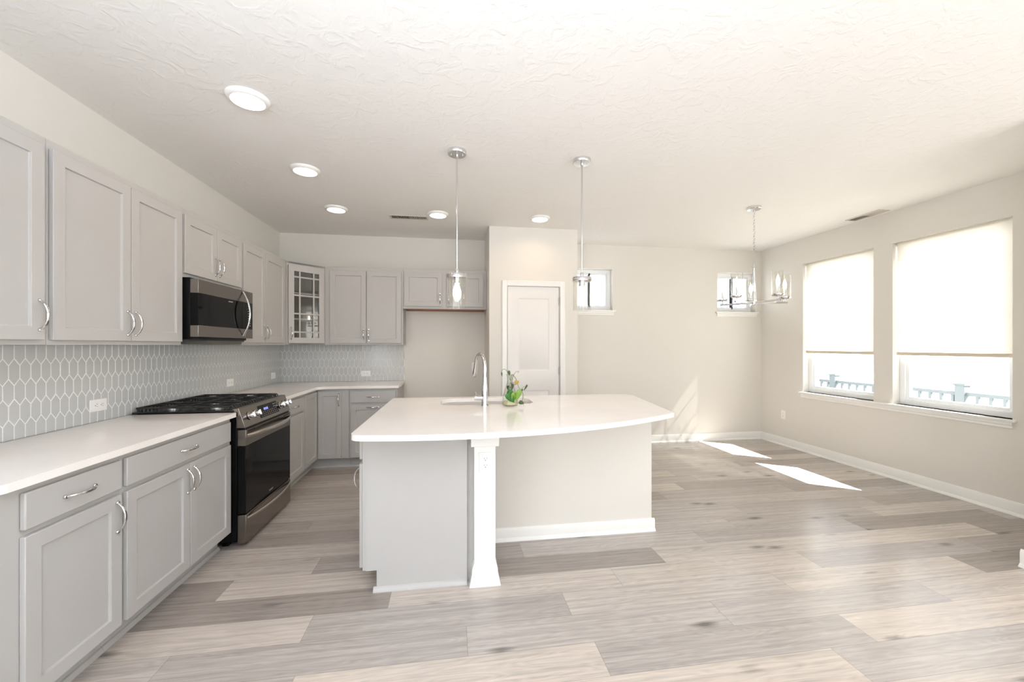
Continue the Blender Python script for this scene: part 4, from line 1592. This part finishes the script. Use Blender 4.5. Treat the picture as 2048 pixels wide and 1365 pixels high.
leaf(P2(-0.030, 0.088, -0.065), 0.085, 0.060, R90 - 0.2, 0.9, M_leaf)
leaf(P2(0.004, 0.108, -0.052), 0.060, 0.052, R90 + 0.2, 2.2, M_leaf)
leaf(P2(0.024, 0.092, -0.060), 0.066, 0.056, R90 - 0.3, 1.75, M_leafpale)
leaf(P2(0.062, 0.112, -0.066), 0.085, 0.040, R90 + 0.3, 1.9, M_leafpale)
leaf(P2(0.046, 0.182, -0.045), 0.034, 0.034, R90, 1.9, M_leafyellow)
leaf(P2(-0.012, 0.252, -0.004), 0.040, 0.020, R90, 1.3, M_leafdark)
leaf(P2(0.018, 0.150, 0.01), 0.05, 0.026, R90, 1.7, M_leafdark)
leaf(P2(-0.014, 0.140, 0.0), 0.045, 0.03, R90 + 0.5, 1.3, M_leafdark)
leaf(P2(0.118, 0.150, -0.06), 0.050, 0.014, R90, 2.1, M_leafdark)
leaf(P2(0.084, 0.120, -0.062), 0.040, 0.012, R90, 2.2, M_leafdark)
leaf(P2(0.060, 0.028, -0.062), 0.04, 0.03, R90, 0.4, M_leafdark)
leaf(P2(-0.064, 0.240, -0.002), 0.03, 0.009, R90, 1.5, M_leafdark)

# ------------------------------------------------------------------ ceiling lights
spots = [((-1.122, 2.432), 'largest-looking round ceiling light, nearest the camera'), ((-1.134, 3.353), 'round ceiling light above the range aisle, second from the camera'),
         ((-1.149, 4.262), 'round ceiling light above the corner base cabinet'), ((-0.143, 4.283), 'round ceiling light just right of the ceiling vent'),
         ((0.941, 4.255), 'round ceiling light in front of the pantry door')]
proto = None
for i, ((x, y), lab) in enumerate(spots):
    if proto is None:
        proto = thing('ceiling_light', lab, 'ceiling light', (x, y, ZC), 0, 'round recessed ceiling lights')
        MB().lathe([(0.108, 0.0), (0.107, -0.006), (0.101, -0.016), (0.086, -0.022), (0.084, -0.022), (0.082, -0.012), (0.082, 0.0)], n=48, caps=False).build('trim_ring', M_trim, proto)
        MB().lathe([(0.084, -0.022), (0.05, -0.0245), (0.001, -0.025)], n=48, caps=False).build('lens', M_lens, proto)
        r = proto
    else:
        r = copy_tree(proto)
        r.location = (x, y, ZC)
        r['label'] = lab
    light('ceiling_lamp_glow', 'AREA', (x, y, ZC - 0.028), 1.3, (1.0, 0.66, 0.38), size=0.15, direction=(0, 0, -1), spread=math.radians(150))

# pendants
def pendant(x, y, label):
    t = thing('pendant_light', label, 'pendant light', (x, y, ZC), 0, 'glass cylinder pendants over the island')
    c = MB().lathe([(0.066, 0), (0.066, -0.022), (0.063, -0.027), (0.012, -0.029)], n=40).build('canopy', M_nickel, t)
    s = MB()
    for a in (-0.04, 0.04):
        s.lathe([(0.004, -0.028), (0.004, -0.036)], (a, 0, 0), 10)
    s.lathe([(0.011, -0.028), (0.009, -0.055)], n=16)
    s.build('screw', M_chrome, c)
    MB().lathe([(0.0058, -0.045), (0.0058, -0.836)], n=14).build('rod', M_chrome, t)
    MB().lathe([(0.014, -0.872), (0.014, -0.845), (0.010, -0.836)], n=16).build('collar', M_chrome, t)
    MB().lathe([(0.060, -0.902), (0.071, -0.902), (0.071, -0.877), (0.068, -0.872), (0.014, -0.871)], n=40).build('lid', M_chrome, t)
    MB().lathe([(0.023, -0.940), (0.023, -0.903)], n=24).build('socket', M_nickel, t)
    MB().lathe([(0.064, -0.898), (0.066, -0.905), (0.066, -1.112), (0.064, -1.118), (0.0625, -1.112), (0.0625, -0.905)], n=48, caps=False).build('glass_shade', M_lampglass, t)
    MB().lathe([(0.013, -0.938), (0.016, -0.955), (0.026, -0.985), (0.029, -1.005), (0.025, -1.026), (0.012, -1.038), (0.002, -1.041)], n=28).build('bulb', M_bulb, t)
    return t


pendant(0.036, 2.875, 'glass pendant hanging over the left half of the island')
pendant(0.955, 2.877, 'glass pendant hanging over the right half of the island')

# chandelier
CHX, CHY = 2.982, 3.615
t = thing('chandelier', 'five-arm chrome chandelier with glass candle shades by the windows', 'chandelier', (CHX, CHY, ZC))
MB().lathe([(0.066, 0), (0.066, -0.018), (0.060, -0.024), (0.012, -0.026)], n=36).build('canopy', M_nickel, t)
ch = MB()
z = -0.030
k = 0
while z > -0.425:
    zc = z - 0.017
    pts = []
    for i in range(14):
        a = 2 * PI * i / 14
        p = (0.0085 * math.cos(a), 0, zc + 0.0195 * math.sin(a))
        if k % 2:
            p = (0, p[0], p[2])
        pts.append(p)
    ch.tube(pts, 0.0022, 6, closed=True, up=(0, 1, 0) if k % 2 == 0 else (1, 0, 0))
    z -= 0.0325
    k += 1
ch.build('chain', M_chrome, t)
MB().lathe([(0.0085, -0.592), (0.0085, -0.43), (0.004, -0.424)], n=16).build('stem', M_chrome, t)
MB().lathe([(0.012, -0.955), (0.0125, -0.945), (0.0125, -0.603), (0.022, -0.6), (0.022, -0.594), (0.009, -0.59)], n=20).build('column', M_chrome, t)
MB().lathe([(0.006, -0.978), (0.022, -0.970), (0.026, -0.955), (0.022, -0.942), (0.012, -0.938)], n=24).build('hub', M_chrome, t)
rc, fw = Vector((math.cos(YAW), -math.sin(YAW), 0)), Vector((math.sin(YAW), math.cos(YAW), 0))
for deg in (209, 281, -7, 65, 137):
    a = math.radians(deg)
    d = rc * math.cos(a) + fw * math.sin(a)
    ang = math.atan2(d.y, d.x)
    M = Matrix.Rotation(ang, 4, 'Z')
    arm = MB().box(0.018, 0.312, -0.008, 0.008, -0.964, -0.946, M).lathe([(0.006, -0.95), (0.006, -0.915)], (0.285, 0, 0), 12, M).build('arm', M_chrome, t, bevel=0.002)
    MB().lathe([(0.018, -0.922), (0.050, -0.916), (0.055, -0.908), (0.055, -0.900), (0.012, -0.899)], (0.285, 0, 0), 32, M).build('bobeche', M_chrome, arm)
    MB().lathe([(0.011, -0.899), (0.011, -0.815)], (0.285, 0, 0), 16, M).build('candle_sleeve', M_chrome, arm)
    MB().lathe([(0.009, -0.815), (0.016, -0.795), (0.017, -0.778), (0.010, -0.748), (0.003, -0.728)], (0.285, 0, 0), 16, M).build('bulb', M_candle, arm)
    MB().lathe([(0.051, -0.899), (0.051, -0.682), (0.0495, -0.680), (0.0485, -0.682), (0.0485, -0.899)], (0.285, 0, 0), 36, M, caps=False).build('glass_shade', M_lampglass, arm)

# ceiling vents
def vent(label, cx, cy, lx, ly):
    t = thing('ceiling_vent', label, 'ceiling vent', (cx, cy, ZC), 0, 'white ceiling registers')
    f = MB()
    w = 0.018
    f.box(-lx / 2, lx / 2, -ly / 2, -ly / 2 + w, -0.007, 0).box(-lx / 2, lx / 2, ly / 2 - w, ly / 2, -0.007, 0)
    f.box(-lx / 2, -lx / 2 + w, -ly / 2 + w, ly / 2 - w, -0.007, 0).box(lx / 2 - w, lx / 2, -ly / 2 + w, ly / 2 - w, -0.007, 0)
    f.build('frame', M_vent, t, bevel=0.002)
    MB().box(-lx / 2 + w, lx / 2 - w, -ly / 2 + w, ly / 2 - w, -0.001, -0.0002).build('duct_opening', M_dark, t)
    s = MB()
    long_x = lx > ly
    L = (lx if long_x else ly) - 2 * w
    S = (ly if long_x else lx) - 2 * w
    n = int(L / 0.016)
    for i in range(n):
        a = -L / 2 + (i + 0.5) * L / n
        M = (Matrix.Translation((a, 0, -0.004)) if long_x else Matrix.Translation((0, a, -0.004)) @ Matrix.Rotation(R90, 4, 'Z')) @ Matrix.Rotation(0.8 if i < n / 2 else -0.8, 4, 'Y')
        s.box(-0.0045, 0.0045, -S / 2, S / 2, -0.0006, 0.0006, M)
    s.build('louvres', M_vent, t)
    return t


vent('white ceiling register in the kitchen near the back wall', -0.455, 4.44, 0.40, 0.13)
vent('white ceiling register beside the tall windows', 4.345, 3.66, 0.13, 0.36)

# ------------------------------------------------------------------ outdoors: deck, railing, neighbour
dk = MB()
for i in range(26):
    x = XR + 0.22 + i * 0.145
    dk.box(x, x + 0.138, -1.5, 9.5, -0.30, -0.27)
structure(dk.build('deck', M_deck, smooth=False), 'pale deck boards outside the tall windows')
rl = thing('deck_railing', 'pale grey deck railing outside the tall windows', 'railing', (6.2, 4.07, -0.27))
for y in (4.07, 5.74, 2.40, 7.42):
    ps = MB().box(-0.048, 0.048, y - 4.07 - 0.048, y - 4.07 + 0.048, 0, 1.14).box(-0.058, 0.058, y - 4.07 - 0.058, y - 4.07 + 0.058, 1.14, 1.165)
    ps.build('post', M_rail, rl, bevel=0.003)
MB().box(-0.022, 0.022, -2.6, 1.93, 1.02, 1.06).build('top_rail', M_rail, rl)
MB().box(-0.02, 0.02, -2.6, 1.93, 0.09, 0.13).build('bottom_rail', M_rail, rl)
y = 3.68
while y < 6.0:
    if min(abs(y - 4.07), abs(y - 5.74)) > 0.05:
        MB().box(-0.014, 0.014, y - 4.07 - 0.014, y - 4.07 + 0.014, 0.13, 1.02).build('baluster', M_rail, rl)
    y += 0.1205
nb = thing('neighbour_house', 'pale sided house seen through the small high windows', 'house', (3.5, 13.0, -0.6))
MB().box(-9, 9, 0, 6, 0, 7.5).build('siding', M_siding, nb)
MB().box(2.4, 8.8, -0.02, 0, 3.05, 3.62).build('house_wrap', M_wrap, nb)
